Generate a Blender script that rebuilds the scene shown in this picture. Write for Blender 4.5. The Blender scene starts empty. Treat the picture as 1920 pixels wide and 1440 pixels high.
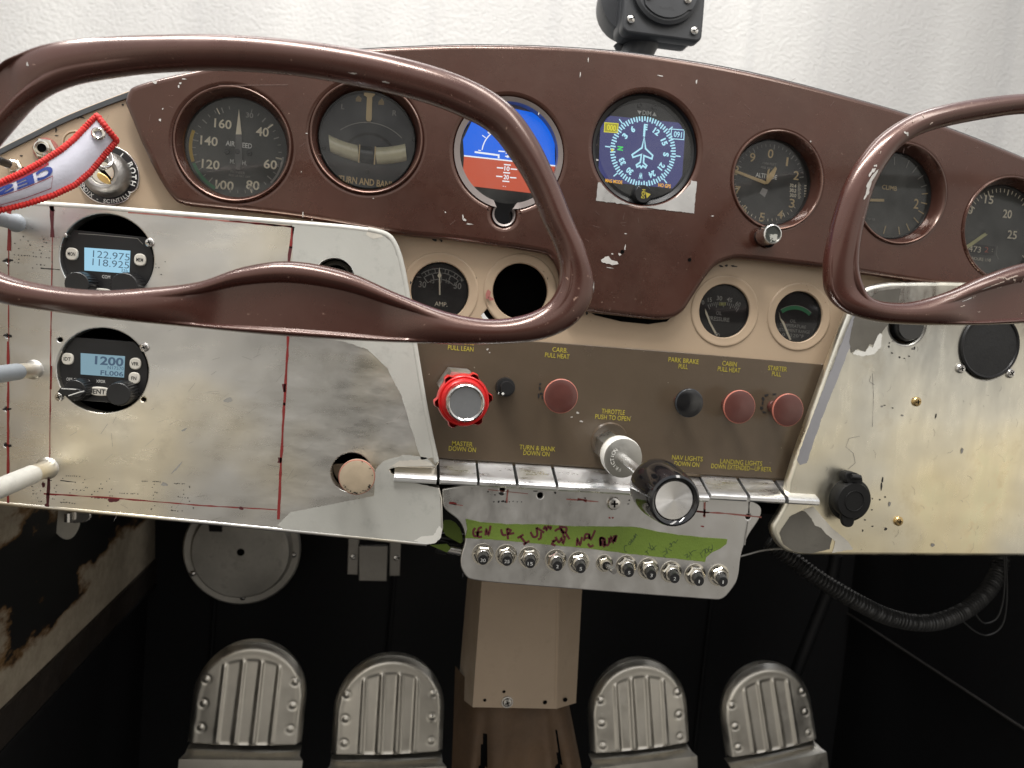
import bpy, bmesh, math, random
from mathutils import Vector, Matrix
from mathutils.geometry import tessellate_polygon
R = math.radians
scene = bpy.context.scene
COL = scene.collection
random.seed(7)

# ------------------------------------------------------------------ camera
# The panel is the plane y = 0 (x right, z up, the cabin on the -y side).
FPX = 1350.0                                   # focal length in pixels of a 1920 wide frame
D0 = 0.60                                      # eye to panel distance, metres
_n = Vector((-210, -120, FPX)).normalized()    # panel normal (+y) seen from the camera
_c, _s = math.cos(R(4.5)), math.sin(R(4.5))
_X = Vector((_c, _s, -(_n.x*_c + _n.y*_s)/_n.z)).normalized()
_Z = _X.cross(_n)
cam_d = bpy.data.cameras.new('camera'); cam = bpy.data.objects.new('camera', cam_d); COL.objects.link(cam)
m = Matrix(((_X.x, -_X.y, -_X.z), (_n.x, -_n.y, -_n.z), (_Z.x, -_Z.y, -_Z.z))).to_4x4()
m.translation = Vector((0, -D0, 0))
cam.matrix_world = m
cam_d.sensor_width = 36; cam_d.lens = FPX/1920*36
cam_d.clip_start = 0.02; cam_d.clip_end = 60
cam_d.dof.use_dof = True; cam_d.dof.focus_distance = 0.545; cam_d.dof.aperture_fstop = 9.0
scene.camera = cam

# ------------------------------------------------------------------ world and lamps
scene.view_settings.view_transform = 'Standard'; scene.view_settings.look = 'None'
scene.view_settings.exposure = 0.0; scene.view_settings.gamma = 1.0
scene.view_settings.use_curve_mapping = False
W = bpy.data.worlds.new('World'); scene.world = W; W.use_nodes = True
nt = W.node_tree; bg = nt.nodes['Background']
tc = nt.nodes.new('ShaderNodeTexCoord'); sp = nt.nodes.new('ShaderNodeSeparateXYZ')
nt.links.new(tc.outputs['Generated'], sp.inputs[0])
rp = nt.nodes.new('ShaderNodeValToRGB')
e = rp.color_ramp.elements
e[0].position = 0.0; e[0].color = (.045, .042, .04, 1)
e[1].position = 1.0; e[1].color = (.62, .66, .72, 1)
for p_, c_ in ((.34, (.30, .28, .25, 1)), (.50, (.86, .81, .72, 1)), (.60, (.62, .60, .57, 1)), (.70, (1.0, .97, .93, 1))):
    q_ = e.new(p_); q_.color = c_
mp = nt.nodes.new('ShaderNodeMapRange'); mp.inputs[1].default_value = -1; mp.inputs[2].default_value = 1
nt.links.new(sp.outputs[2], mp.inputs[0])
nz = nt.nodes.new('ShaderNodeTexNoise'); nz.inputs['Scale'].default_value = 2.2; nz.inputs['Detail'].default_value = 1.5
nt.links.new(tc.outputs['Generated'], nz.inputs['Vector'])
ad = nt.nodes.new('ShaderNodeMath'); ad.operation = 'MULTIPLY_ADD'; ad.inputs[1].default_value = .35; 
sb = nt.nodes.new('ShaderNodeMath'); sb.operation = 'SUBTRACT'; sb.inputs[1].default_value = .17
nt.links.new(nz.outputs['Fac'], ad.inputs[0]); nt.links.new(mp.outputs[0], ad.inputs[2])
nt.links.new(ad.outputs[0], sb.inputs[0]); nt.links.new(sb.outputs[0], rp.inputs[0])
# the photographer stands in front of the panel and darkens that direction
dt = nt.nodes.new('ShaderNodeVectorMath'); dt.operation = 'DOT_PRODUCT'; dt.inputs[1].default_value = Vector((.16, -1, -.04)).normalized()
nt.links.new(tc.outputs['Generated'], dt.inputs[0])
ms = nt.nodes.new('ShaderNodeMapRange'); ms.interpolation_type = 'SMOOTHSTEP'
for i_, v_ in ((1, .925), (2, .985), (3, 1.0), (4, .18)): ms.inputs[i_].default_value = v_
nt.links.new(dt.outputs['Value'], ms.inputs[0])
mu = nt.nodes.new('ShaderNodeVectorMath'); mu.operation = 'SCALE'
nt.links.new(rp.outputs[0], mu.inputs[0]); nt.links.new(ms.outputs[0], mu.inputs['Scale'])
nt.links.new(mu.outputs[0], bg.inputs[0]); bg.inputs[1].default_value = 1.05

def area(name, loc, target, sx, sy, power, col):
    l = bpy.data.lights.new(name, 'AREA'); l.shape = 'RECTANGLE'; l.size = sx; l.size_y = sy
    l.energy = power; l.color = col
    o = bpy.data.objects.new(name, l); COL.objects.link(o); o.location = loc
    o.rotation_euler = (Vector(target)-Vector(loc)).to_track_quat('-Z', 'Y').to_euler()
    return o
area('hangar_or_fill_lamp', (-.5, -.45, 1.7), (-.1, 0, 0), 1.8, .20, 58, (1, .97, .93))
area('hangar_or_fill_lamp', (.75, -.75, 1.6), (.3, 0, 0), .28, 1.4, 15, (1, .96, .90))
area('hangar_or_fill_lamp', (.2, 1.1, 2.6), (.2, 2.2, .3), 2.6, .5, 47, (1, .98, .95))  # unseen fill lamp added to brighten the hangar wall

# ------------------------------------------------------------------ pixel <-> place
def ray(px, py):
    c = Vector((px-960, py-720, FPX))
    return Vector((_X.dot(c), _n.dot(c), _Z.dot(c)))
def P(px, py, d=0.0):
    r = ray(px, py); t = (D0-d)/r.y
    return (r.x*t, r.z*t)
def S(px, py, d=0.0):
    return (D0-d)/ray(px, py).y
def PP(pts, d=0.0):
    return [P(x, y, d) for x, y in pts]
def P3(px, py, d):
    a = P(px, py, d); return Vector((a[0], -d, a[1]))

# ------------------------------------------------------------------ materials
MATS = {}
def new_mat(name):
    m_ = bpy.data.materials.new(name); m_.use_nodes = True
    return m_, m_.node_tree, m_.node_tree.nodes['Principled BSDF']
def N(nt, kind, **kw):
    n_ = nt.nodes.new(kind)
    for k, v in kw.items():
        if k.startswith('i_'): n_.inputs[k[2:].replace('_', ' ')].default_value = v
        else: setattr(n_, k, v)
    return n_
def rgba(c): return (c[0], c[1], c[2], 1)
def noise_tex(nt, scale, detail=4, rough=.55, stretch=None, coord='Object'):
    t = N(nt, 'ShaderNodeTexCoord'); mpn = N(nt, 'ShaderNodeMapping')
    if stretch: mpn.inputs['Scale'].default_value = stretch
    nt.links.new(t.outputs[coord], mpn.inputs[0])
    z = N(nt, 'ShaderNodeTexNoise'); z.inputs['Scale'].default_value = scale
    z.inputs['Detail'].default_value = detail; z.inputs['Roughness'].default_value = rough
    nt.links.new(mpn.outputs[0], z.inputs['Vector'])
    return z
def ramp(nt, src, stops):
    r_ = N(nt, 'ShaderNodeValToRGB'); el = r_.color_ramp.elements
    el[0].position = stops[0][0]; el[0].color = rgba(stops[0][1])
    el[1].position = stops[-1][0]; el[1].color = rgba(stops[-1][1])
    for p_, c_ in stops[1:-1]:
        q_ = el.new(p_); q_.color = rgba(c_)
    nt.links.new(src, r_.inputs[0]); return r_
def mixc(nt, fac, a, b, blend='MIX'):
    x = N(nt, 'ShaderNodeMix', data_type='RGBA', blend_type=blend)
    if isinstance(fac, float): x.inputs[0].default_value = fac
    else: nt.links.new(fac, x.inputs[0])
    for i, v in ((6, a), (7, b)):
        if isinstance(v, tuple): x.inputs[i].default_value = rgba(v)
        else: nt.links.new(v, x.inputs[i])
    return x.outputs[2]
def bump(nt, bs, src, strength, dist):
    b_ = N(nt, 'ShaderNodeBump'); b_.inputs['Strength'].default_value = strength; b_.inputs['Distance'].default_value = dist
    nt.links.new(src, b_.inputs['Height']); 
    if bs.inputs['Normal'].links: nt.links.new(bs.inputs['Normal'].links[0].from_socket, b_.inputs['Normal'])
    nt.links.new(b_.outputs[0], bs.inputs['Normal'])

def paint(name, col, rough=.4, var=.12, peel=0.0, chips=None, chip_d=.745, coat=0.0, dirt=0.0, metal=0.0, stretch=None, spec=.5, cs=170, dust_or_reflection_veil=0.0, tint=None):
    m_, nt, bs = new_mat(name)
    z = noise_tex(nt, 14, 5, .6, stretch)
    c = ramp(nt, z.outputs['Fac'], ((.3, tuple(v*(1-var) for v in col)), (.7, tuple(min(1, v*(1+var)) for v in col)))).outputs[0]
    if dirt:
        z2 = noise_tex(nt, 60, 8, .7)
        r2 = ramp(nt, z2.outputs['Fac'], ((.55, (0, 0, 0)), (.75, (dirt,)*3)))
        c = mixc(nt, r2.outputs[0], c, tuple(v*.45 for v in col))
    if dust_or_reflection_veil:
        z5 = noise_tex(nt, 11, 9, .74)
        r5 = ramp(nt, z5.outputs['Fac'], ((.48, (0, 0, 0)), (.72, (dust_or_reflection_veil,)*3)))
        c = mixc(nt, r5.outputs[0], c, (.16, .115, .09))
    rg = noise_tex(nt, 35, 6, .65)
    rr = ramp(nt, rg.outputs['Fac'], ((.3, (rough*.75,)*3), (.75, (min(1, rough*1.35),)*3)))
    nt.links.new(rr.outputs[0], bs.inputs['Roughness'])
    if chips:
        z3 = noise_tex(nt, cs, 3, .6); z4 = noise_tex(nt, 9, 2, .5)
        mm = N(nt, 'ShaderNodeMath', operation='MULTIPLY_ADD'); mm.inputs[1].default_value = .22
        nt.links.new(z4.outputs['Fac'], mm.inputs[0]); nt.links.new(z3.outputs['Fac'], mm.inputs[2])
        r3 = ramp(nt, mm.outputs[0], ((chip_d+.095, (0, 0, 0)), (chip_d+.115, (1, 1, 1))))
        c = mixc(nt, r3.outputs[0], c, chips)
    nt.links.new(c, bs.inputs['Base Color'])
    bs.inputs['Metallic'].default_value = metal
    bs.inputs['Coat Weight'].default_value = coat; bs.inputs['Coat Roughness'].default_value = .20 if coat > .7 else .12
    bs.inputs['Specular IOR Level'].default_value = spec
    if tint: bs.inputs['Specular Tint'].default_value = rgba(tint)
    if peel:
        zb = noise_tex(nt, 420, 2, .5); bump(nt, bs, zb.outputs['Fac'], peel, .0004)
        zc = noise_tex(nt, 30, 3, .5); bump(nt, bs, zc.outputs['Fac'], peel, .0015)
    MATS[name] = m_; return m_

def metal(name, col, rough=.3, stretch=(1, 1, 1), bscale=60, bstr=.2, var=.12, rvar=.4, blotch=None, scr=0.0, tint=None):
    m_, nt, bs = new_mat(name)
    z = noise_tex(nt, 9, 6, .62)
    c = ramp(nt, z.outputs['Fac'], ((.3, tuple(v*(1-var) for v in col)), (.7, tuple(min(1, v*(1+var)) for v in col)))).outputs[0]
    if blotch:
        zb = noise_tex(nt, 16, 7, .68)
        rb = ramp(nt, zb.outputs['Fac'], ((.58, (0, 0, 0)), (.70, (.55, .55, .55))))
        c = mixc(nt, rb.outputs[0], c, blotch)
    if tint:  # warm and cool clouds paint reflections into the metal colour
        zt = noise_tex(nt, tint[2], 3, .5)
        rt = ramp(nt, zt.outputs['Fac'], ((.36, tint[0]), (.5, (.9, .9, .9)), (.64, tint[1])))
        c = mixc(nt, 1.0, c, rt.outputs[0], 'MULTIPLY')
    nt.links.new(c, bs.inputs['Base Color'])
    bs.inputs['Metallic'].default_value = 1
    zr = noise_tex(nt, 22, 6, .7, stretch)
    rr = ramp(nt, zr.outputs['Fac'], ((.3, (rough*(1-rvar),)*3), (.7, (min(1, rough*(1+rvar)),)*3)))
    nt.links.new(rr.outputs[0], bs.inputs['Roughness'])
    z2 = noise_tex(nt, bscale, 5, .7, stretch); bump(nt, bs, z2.outputs['Fac'], bstr, .0008)
    if scr:
        z3 = noise_tex(nt, 7, 3, .5); bump(nt, bs, z3.outputs['Fac'], scr, .02)
    MATS[name] = m_; return m_

def plain(name, col, rough=.5, metal=0.0, emit=0.0, spec=.5, coat=0.0):
    m_, nt, bs = new_mat(name)
    z = noise_tex(nt, 90, 4, .6)
    c = ramp(nt, z.outputs['Fac'], ((.3, tuple(v*.9 for v in col)), (.7, tuple(min(1, v*1.1) for v in col))))
    nt.links.new(c.outputs[0], bs.inputs['Base Color'])
    bs.inputs['Roughness'].default_value = rough; bs.inputs['Metallic'].default_value = metal
    bs.inputs['Specular IOR Level'].default_value = spec; bs.inputs['Coat Weight'].default_value = coat
    MATS[name] = m_; return m_
def glow(name, col, s=1.0):
    m_, nt, bs = new_mat(name)
    bs.inputs['Base Color'].default_value = (.01, .01, .01, 1); bs.inputs['Roughness'].default_value = .25
    bs.inputs['Emission Color'].default_value = rgba(col); bs.inputs['Emission Strength'].default_value = s
    MATS[name] = m_; return m_
def glass(name, dust_or_reflection_veil=.03, refl=1.5):
    m_, nt, bs = new_mat(name); nt.nodes.remove(bs)
    out = nt.nodes['Material Output']
    tr = N(nt, 'ShaderNodeBsdfTransparent'); gl = N(nt, 'ShaderNodeBsdfGlossy'); gl.inputs['Roughness'].default_value = .06
    df = N(nt, 'ShaderNodeBsdfDiffuse'); df.inputs['Color'].default_value = (.7, .7, .66, 1)
    fr = N(nt, 'ShaderNodeFresnel'); fr.inputs['IOR'].default_value = refl
    m1 = N(nt, 'ShaderNodeMixShader'); m2 = N(nt, 'ShaderNodeMixShader')
    z = noise_tex(nt, 25, 6, .7)
    rz = ramp(nt, z.outputs['Fac'], ((.35, (dust_or_reflection_veil*.3,)*3), (.75, (dust_or_reflection_veil*2,)*3)))  # diffuse veil: grey reflection of the glass mixed in as a dusty layer
    nt.links.new(fr.outputs[0], m1.inputs[0]); nt.links.new(tr.outputs[0], m1.inputs[1]); nt.links.new(gl.outputs[0], m1.inputs[2])
    nt.links.new(rz.outputs[0], m2.inputs[0]); nt.links.new(m1.outputs[0], m2.inputs[1]); nt.links.new(df.outputs[0], m2.inputs[2])
    nt.links.new(m2.outputs[0], out.inputs[0])
    MATS[name] = m_; return m_

MAROON = paint('maroon_enamel', (.035, .0108, .0072), .28, .22, peel=.10, dust_or_reflection_veil=.12, chips=(.20, .14, .11), chip_d=.735, coat=.30, spec=.85, cs=380, tint=(1, .70, .58))
YOKE = paint('yoke_enamel', (.048, .0130, .0092), .28, .18, peel=.06, dust_or_reflection_veil=.10, chips=(.34, .22, .17), chip_d=.735, coat=.45, spec=.9, cs=340, tint=(1, .74, .64))
BEIGE = paint('beige_enamel', (.43, .325, .225), .38, .05, peel=.10, chips=(.10, .05, .03), chip_d=.75, coat=.1)
BROWN = paint('brown_panel_paint', (.092, .068, .046), .22, .07, peel=.10, dust_or_reflection_veil=.12, chips=(.3, .26, .2), chip_d=.77)
ALU = metal('brushed_aluminium', (.82, .805, .77), .33, (1, 1, 3), 40, .06, .08, blotch=(.62, .60, .56), scr=.22, tint=((.70, .71, .72), (1.1, 1.02, .84), 6))
ALU2 = metal('scuffed_aluminium', (.95, .90, .76), .34, (3, 1, 1), 40, .07, .06, blotch=(.74, .66, .50), scr=.20, tint=((.66, .69, .76), (1.05, .98, .80), 5))  # yellow base colour stands in for a warm reflection
ALU3 = metal('plate_aluminium', (.72, .71, .69), .36, (1.5, 1, 1), 40, .05, .05, blotch=(.7, .68, .66), scr=.06)
ALUD = metal('dull_cast_aluminium', (.80, .76, .68), .42, (1, 1, 1), 60, .05, .12, blotch=(.50, .44, .37))
CHROME = metal('worn_chrome', (.95, .95, .96), .32, (1, 6, 1), 50, .04, .06, blotch=(.5, .48, .45))
STEEL = metal('bright_steel', (.74, .72, .69), .2, (1, 1, 1), 80, .03, .08)
NICKEL = metal('nickel_nut', (.75, .71, .62), .16, (1, 1, 1), 90, .1, .08)
BRASS = metal('brass', (.60, .43, .20), .25)
GOLD = metal('gold_key', (.80, .58, .22), .28)
GREYCAST = metal('grey_cast_metal', (.30, .29, .28), .42, (1, 1, 1), 300, .6, .2)
PRIMER = paint('grey_green_primer', (.47, .468, .43), .55, .06, peel=.12, dirt=.4, coat=0)
WHITEP = paint('white_paint', (.72, .71, .66), .45, .05, peel=.08, dirt=.3)
BARE = paint('dark_primer', (.15, .14, .12), .5, .2, dirt=.3, metal=.4)
CREAMY = paint('pale_abraded_paint', (.60, .57, .50), .5, .08, dirt=.3)
TUBEG = paint('grey_tube_paint', (.30, .33, .36), .4, .05, peel=.1, dirt=.3)
BLACKP = plain('black_plastic', (.012, .012, .013), .35)
BLACKM = plain('black_matt', (.008, .008, .008), .6, spec=.25)
BLACKG = plain('black_gloss', (.006, .006, .007), .10, coat=.5)
VOID = plain('unlit_cavity_black', (.003, .003, .003), .9, spec=.05)
BLACK_OR_SHADE = plain('black_firewall_paint_and_shade', (.0085, .0085, .0095), .6, spec=.3)
DIAL = plain('dial_black', (.018, .018, .017), .6, spec=.2)
DIALG = plain('dial_grey', (.075, .078, .074), .6, spec=.2)  # dial base lifted to carry the grey reflection veil of the glass
DIALN = plain('dial_near_black', (.012, .009, .010), .6, spec=.2)
TAN = plain('radium_tan', (.66, .50, .26), .6)
CREAM = plain('dial_cream', (.85, .78, .62), .6)
WHT = plain('print_white', (.75, .75, .72), .6)
PGREY = plain('faded_print', (.30, .29, .27), .6)
YEL = plain('yellow_lettering', (.42, .35, .035), .55)
GREENM = plain('green_arc', (.03, .22, .09), .6)
YARC = plain('yellow_arc', (.55, .36, .03), .6)
REDM = plain('red_mark', (.55, .08, .04), .6)
KNOBR = plain('maroon_knob_plastic', (.095, .032, .026), .22, coat=.25)
KNOBRIM = plain('knob_rim', (.42, .14, .10), .3)
REDP = plain('red_anodised', (.72, .028, .028), .28, metal=.25)
GREYCAP = plain('grey_cap', (.19, .195, .20), .35)
WBTN = plain('white_rubber', (.66, .63, .56), .5)
TUBEFL = plain('inclinometer_glass', (.72, .68, .48), .18, coat=.6)
MARK = plain('red_marker_ink', (.22, .020, .018), .5)
MARKD = plain('dark_marker_ink', (.085, .012, .016), .5)
MARKP = plain('pink_marker_ink', (.36, .13, .11), .5)
INK = plain('black_ink', (.012, .011, .012), .6)
PENCIL = plain('ballpoint_ink', (.035, .06, .022), .7)
TAPE = paint('green_tape', (.135, .205, .026), .62, .12, peel=.5, dirt=.2)
TAGW = paint('tag_fabric', (.56, .56, .64), .8, .05, peel=.5)
TAGR = paint('tag_red_thread', (.50, .018, .014), .75, .2, peel=.9)
TAGRED = plain('tag_red_print', (.30, .012, .03), .7)
TAGBLUE = plain('tag_blue_print', (.012, .035, .22), .7)
GAUGE_GLASS = glass('gauge_glass', .028, 1.45)
SMALL_GLASS = glass('small_gauge_glass', .012, 1.4)
SCUFF = plain('bare_scuff', (.62, .60, .57), .4, metal=.3)
RUST = paint('rusty_brown', (.022, .015, .010), .7, .3, dirt=.5)
LEATH = paint('brown_boot', (.085, .050, .026), .7, .3, peel=.4, dirt=.6)
DUCT = paint('duct_paint', (.34, .26, .185), .5, .06, peel=.1, chips=(.1, .06, .04), chip_d=.76, dirt=.25)
HOSE = plain('black_hose', (.032, .032, .032), .33)
SILC = metal('spun_silver', (1.0, .98, .95), .30, (1, 1, 1), 200, .03, .05)
_b = SILC.node_tree.nodes['Principled BSDF']; _b.inputs['Anisotropic'].default_value = .9
_t = SILC.node_tree.nodes.new('ShaderNodeTangent'); _t.direction_type = 'RADIAL'; _t.axis = 'Y'; SILC.node_tree.links.new(_t.outputs[0], _b.inputs['Tangent'])
SMUDGE = plain('grey_smudge', (.36, .35, .33), .5, metal=.85)

# hangar wall behind the windscreen
m_, nt, bs = new_mat('white_hangar_sheet')
z = noise_tex(nt, 1.6, 3, .5, (1, 1, .12)); c = ramp(nt, z.outputs['Fac'], ((.35, (.55, .54, .53)), (.65, (.72, .71, .69))))
zs = noise_tex(nt, 9, 1, .4, (1, 1, .03)); rs_ = ramp(nt, zs.outputs['Fac'], ((.60, (0, 0, 0)), (.68, (.18, .18, .18))))
nt.links.new(mixc(nt, rs_.outputs[0], c.outputs[0], (.46, .46, .47)), bs.inputs['Base Color'])
bs.inputs['Roughness'].default_value = .6
zb = noise_tex(nt, 74, 4, .62, (1.0, 1, 1.4)); bump(nt, bs, zb.outputs['Fac'], .8, .008)
HANGAR = m_
# peeling paint on the side wall, local y runs forward and z up
m_, nt, bs = new_mat('peeling_wall_paint')
t = N(nt, 'ShaderNodeTexCoord'); s3 = N(nt, 'ShaderNodeSeparateXYZ'); nt.links.new(t.outputs['Object'], s3.inputs[0])
z = noise_tex(nt, 9, 7, .62, (1, .55, 1.2))
am = N(nt, 'ShaderNodeMath', operation='MULTIPLY_ADD'); am.inputs[1].default_value = .34
nt.links.new(z.outputs['Fac'], am.inputs[0]); nt.links.new(s3.outputs[2], am.inputs[2])
# z + noise: band of black between two creams
band = ramp(nt, am.outputs[0], ((.0, (1, 1, 1)), (1, (1, 1, 1))))
WALLRAMP = band.color_ramp
pz = noise_tex(nt, 40, 6, .7)
pc = ramp(nt, pz.outputs['Fac'], ((.3, (.32, .26, .19)), (.7, (.52, .45, .34))))
rz = ramp(nt, noise_tex(nt, 20, 4, .6).outputs['Fac'], ((.3, (.10, .045, .012)), (.7, (.22, .12, .04))))
nt.nodes.remove(band)
mr = N(nt, 'ShaderNodeValToRGB'); WALLR = mr.color_ramp; nt.links.new(am.outputs[0], mr.inputs[0])
mr2 = N(nt, 'ShaderNodeValToRGB'); WALLR2 = mr2.color_ramp; nt.links.new(am.outputs[0], mr2.inputs[0])
c1 = mixc(nt, mr2.outputs[0], pc.outputs[0], rz.outputs[0])
c2 = mixc(nt, mr.outputs[0], c1, (.006, .006, .006))
nt.links.new(c2, bs.inputs['Base Color']); bs.inputs['Roughness'].default_value = .6
PEEL = m_

# ------------------------------------------------------------------ mesh builder, panel coords (u right, v up, d towards the cabin)
class MB:
    def __init__(s): s.v = []; s.f = []; s.m = []; s.mats = []
    def mi(s, mat):
        if mat not in s.mats: s.mats.append(mat)
        return s.mats.index(mat)
    def add(s, vs, fs, mat):
        o = len(s.v); k = s.mi(mat)
        s.v += [(a[0], a[1], a[2]) for a in vs]
        for f in fs: s.f.append([i+o for i in f]); s.m.append(k)
    def world(s): return [(a[0], -a[2], a[1]) for a in s.v]
    # flat plate with holes; front face at depth d
    def sheet(s, loops, d, th, mat, bev=.0008, bres=2):
        cu = bpy.data.curves.new('t', 'CURVE'); cu.dimensions = '2D'; cu.fill_mode = 'BOTH'
        cu.extrude = max(th/2-bev, 1e-5); cu.bevel_depth = bev; cu.bevel_resolution = bres; cu.offset = -bev
        for lp in loops:
            sp_ = cu.splines.new('POLY'); sp_.points.add(len(lp)-1); sp_.use_cyclic_u = True
            for i, q in enumerate(lp): sp_.points[i].co = (q[0], q[1], 0, 1)
        o = bpy.data.objects.new('t', cu); COL.objects.link(o)
        dg = bpy.context.evaluated_depsgraph_get(); me = bpy.data.meshes.new_from_object(o.evaluated_get(dg))
        dc = d-th/2
        s.add([(w.co.x, w.co.y, w.co.z+dc) for w in me.vertices], [list(p.vertices) for p in me.polygons], mat)
        bpy.data.objects.remove(o); bpy.data.curves.remove(cu); bpy.data.meshes.remove(me)
    def poly(s, lp, d, mat, holes=()):
        s.add([(q[0], q[1], d) for l in [lp]+list(holes) for q in l], [list(f) for f in tessellate_polygon([[Vector((q[0], q[1], 0)) for q in l] for l in [lp]+list(holes)])], mat)
    def lathe(s, c, prof, mat, seg=48, cap0=False, cap1=False, wob=None):
        vs = []; n = len(prof)
        for r, d in prof:
            for i in range(seg):
                a = 2*math.pi*i/seg; k = wob(a) if wob else 1
                vs.append((c[0]+r*k*math.cos(a), c[1]+r*k*math.sin(a), d))
        fs = [[j*seg+i, j*seg+(i+1) % seg, (j+1)*seg+(i+1) % seg, (j+1)*seg+i] for j in range(n-1) for i in range(seg)]
        if cap0: fs.append(list(range(seg)))
        if cap1: fs.append([(n-1)*seg+i for i in range(seg)])
        s.add(vs, fs, mat)
    def disc(s, c, r, d, mat, seg=48): s.poly([(c[0]+r*math.cos(2*math.pi*i/seg), c[1]+r*math.sin(2*math.pi*i/seg)) for i in range(seg)], d, mat)
    def tube(s, pts, r, mat, seg=14, closed=False, cap=True):
        pts = [Vector(p) for p in pts]; n = len(pts); vs = []; up = None
        for i, p in enumerate(pts):
            if closed: tg = pts[(i+1) % n]-pts[i-1]
            else: tg = pts[min(i+1, n-1)]-pts[max(i-1, 0)]
            tg.normalize()
            if up is None: up = tg.orthogonal().normalized()
            else: up = (up-tg*up.dot(tg)).normalized()
            sd = tg.cross(up); rr = r[i] if isinstance(r, (list, tuple)) else r
            for k in range(seg):
                a = 2*math.pi*k/seg; vs.append(p+up*rr*math.cos(a)+sd*rr*math.sin(a))
        m_ = n if closed else n-1
        fs = [[j*seg+i, j*seg+(i+1) % seg, ((j+1) % n)*seg+(i+1) % seg, ((j+1) % n)*seg+i] for j in range(m_) for i in range(seg)]
        if cap and not closed: fs += [list(range(seg)), [(n-1)*seg+i for i in range(seg)]]
        s.add(vs, fs, mat)
    def box(s, u0, u1, v0, v1, d0, d1, mat):
        s.add([(u, v, d) for u in (u0, u1) for v in (v0, v1) for d in (d0, d1)],
              [[0, 1, 3, 2], [4, 6, 7, 5], [0, 4, 5, 1], [2, 3, 7, 6], [0, 2, 6, 4], [1, 5, 7, 3]], mat)
    def ribbon(s, pts, w, d, mat, closed=False, jit=0.0):
        pts = [Vector((p[0], p[1])) for p in pts]
        if jit:
            q = []
            for a, b in zip(pts, pts[1:]):
                n = max(2, int((b-a).length/.006)); q += [a.lerp(b, i/n) for i in range(n)]
            pts = q+[pts[-1]]
        n = len(pts); vs = []
        for i, p in enumerate(pts):
            a = pts[(i-1) % n] if (closed or i > 0) else p; b = pts[(i+1) % n] if (closed or i < n-1) else p
            t1 = (p-a); t2 = (b-p)
            if t1.length < 1e-9: t1 = t2
            if t2.length < 1e-9: t2 = t1
            t1 = t1.normalized(); t2 = t2.normalized(); t = (t1+t2)
            if t.length < 1e-3: t = t2.copy()
            t.normalize(); nn = Vector((-t.y, t.x)); k = 1/max(.6, abs(nn.dot(Vector((-t2.y, t2.x)))))
            ww = w*(1+jit*random.uniform(-1, 1)); o = w*jit*.25*random.uniform(-1, 1)
            vs += [(p.x+nn.x*(ww/2*k+o), p.y+nn.y*(ww/2*k+o), d), (p.x-nn.x*(ww/2*k-o), p.y-nn.y*(ww/2*k-o), d)]
        m_ = n if closed else n-1
        s.add(vs, [[2*i, 2*i+1, 2*((i+1) % n)+1, 2*((i+1) % n)] for i in range(m_)], mat)
    def blob(s, c, rx, ry, d, mat, seed=0, n=18, rot=0.0, amp=.45):
        rnd = random.Random(seed*13+5); ph = [rnd.uniform(0, 6.28) for _ in range(4)]
        lp = []
        for i in range(n):
            a = 2*math.pi*i/n; k = 1+amp*(.5*math.sin(2*a+ph[0])+.35*math.sin(3*a+ph[1])+.3*math.sin(5*a+ph[2]))*.8+rnd.uniform(-.1, .1)
            x, y = rx*k*math.cos(a), ry*k*math.sin(a)
            lp.append((c[0]+x*math.cos(rot)-y*math.sin(rot), c[1]+x*math.sin(rot)+y*math.cos(rot)))
        s.fan(c, lp, d, mat)
    def fan(s, c, lp, d, mat):
        n = len(lp); s.add([(c[0], c[1], d)]+[(q[0], q[1], d) for q in lp], [[0, i+1, (i+1) % n+1] for i in range(n)], mat)
    def text(s, body, c, h, d, mat, w=None, rot=0.0, bold=0.0, mirror=False, fn=None, ital=0.0):
        cu = bpy.data.curves.new('t', 'FONT'); cu.body = body; cu.size = 1; cu.align_x = 'LEFT'; cu.resolution_u = 3
        cu.offset = bold; cu.shear = ital
        o = bpy.data.objects.new('t', cu); COL.objects.link(o)
        dg = bpy.context.evaluated_depsgraph_get(); me = bpy.data.meshes.new_from_object(o.evaluated_get(dg))
        xs = [w_.co.x for w_ in me.vertices]; ys = [w_.co.y for w_ in me.vertices]
        if xs:
            x0, x1, y0, y1 = min(xs), max(xs), min(ys), max(ys)
            cap = .70 if not any(ch in body for ch in '—-.') or len(body) > 1 else y1-y0
            ky = h/.70; kx = ky if w is None else w/max(1e-6, x1-x0)
            vs = []
            for q in me.vertices:
                x = (q.co.x-(x0+x1)/2)*kx; y = (q.co.y-.35)*ky
                if mirror: x = -x
                if fn: vs.append(fn(x, y))
                else: vs.append((c[0]+x*math.cos(rot)-y*math.sin(rot), c[1]+x*math.sin(rot)+y*math.cos(rot), d))
            s.add(vs, [list(p.vertices) for p in me.polygons], mat)
        bpy.data.objects.remove(o); bpy.data.curves.remove(cu); bpy.data.meshes.remove(me)

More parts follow.
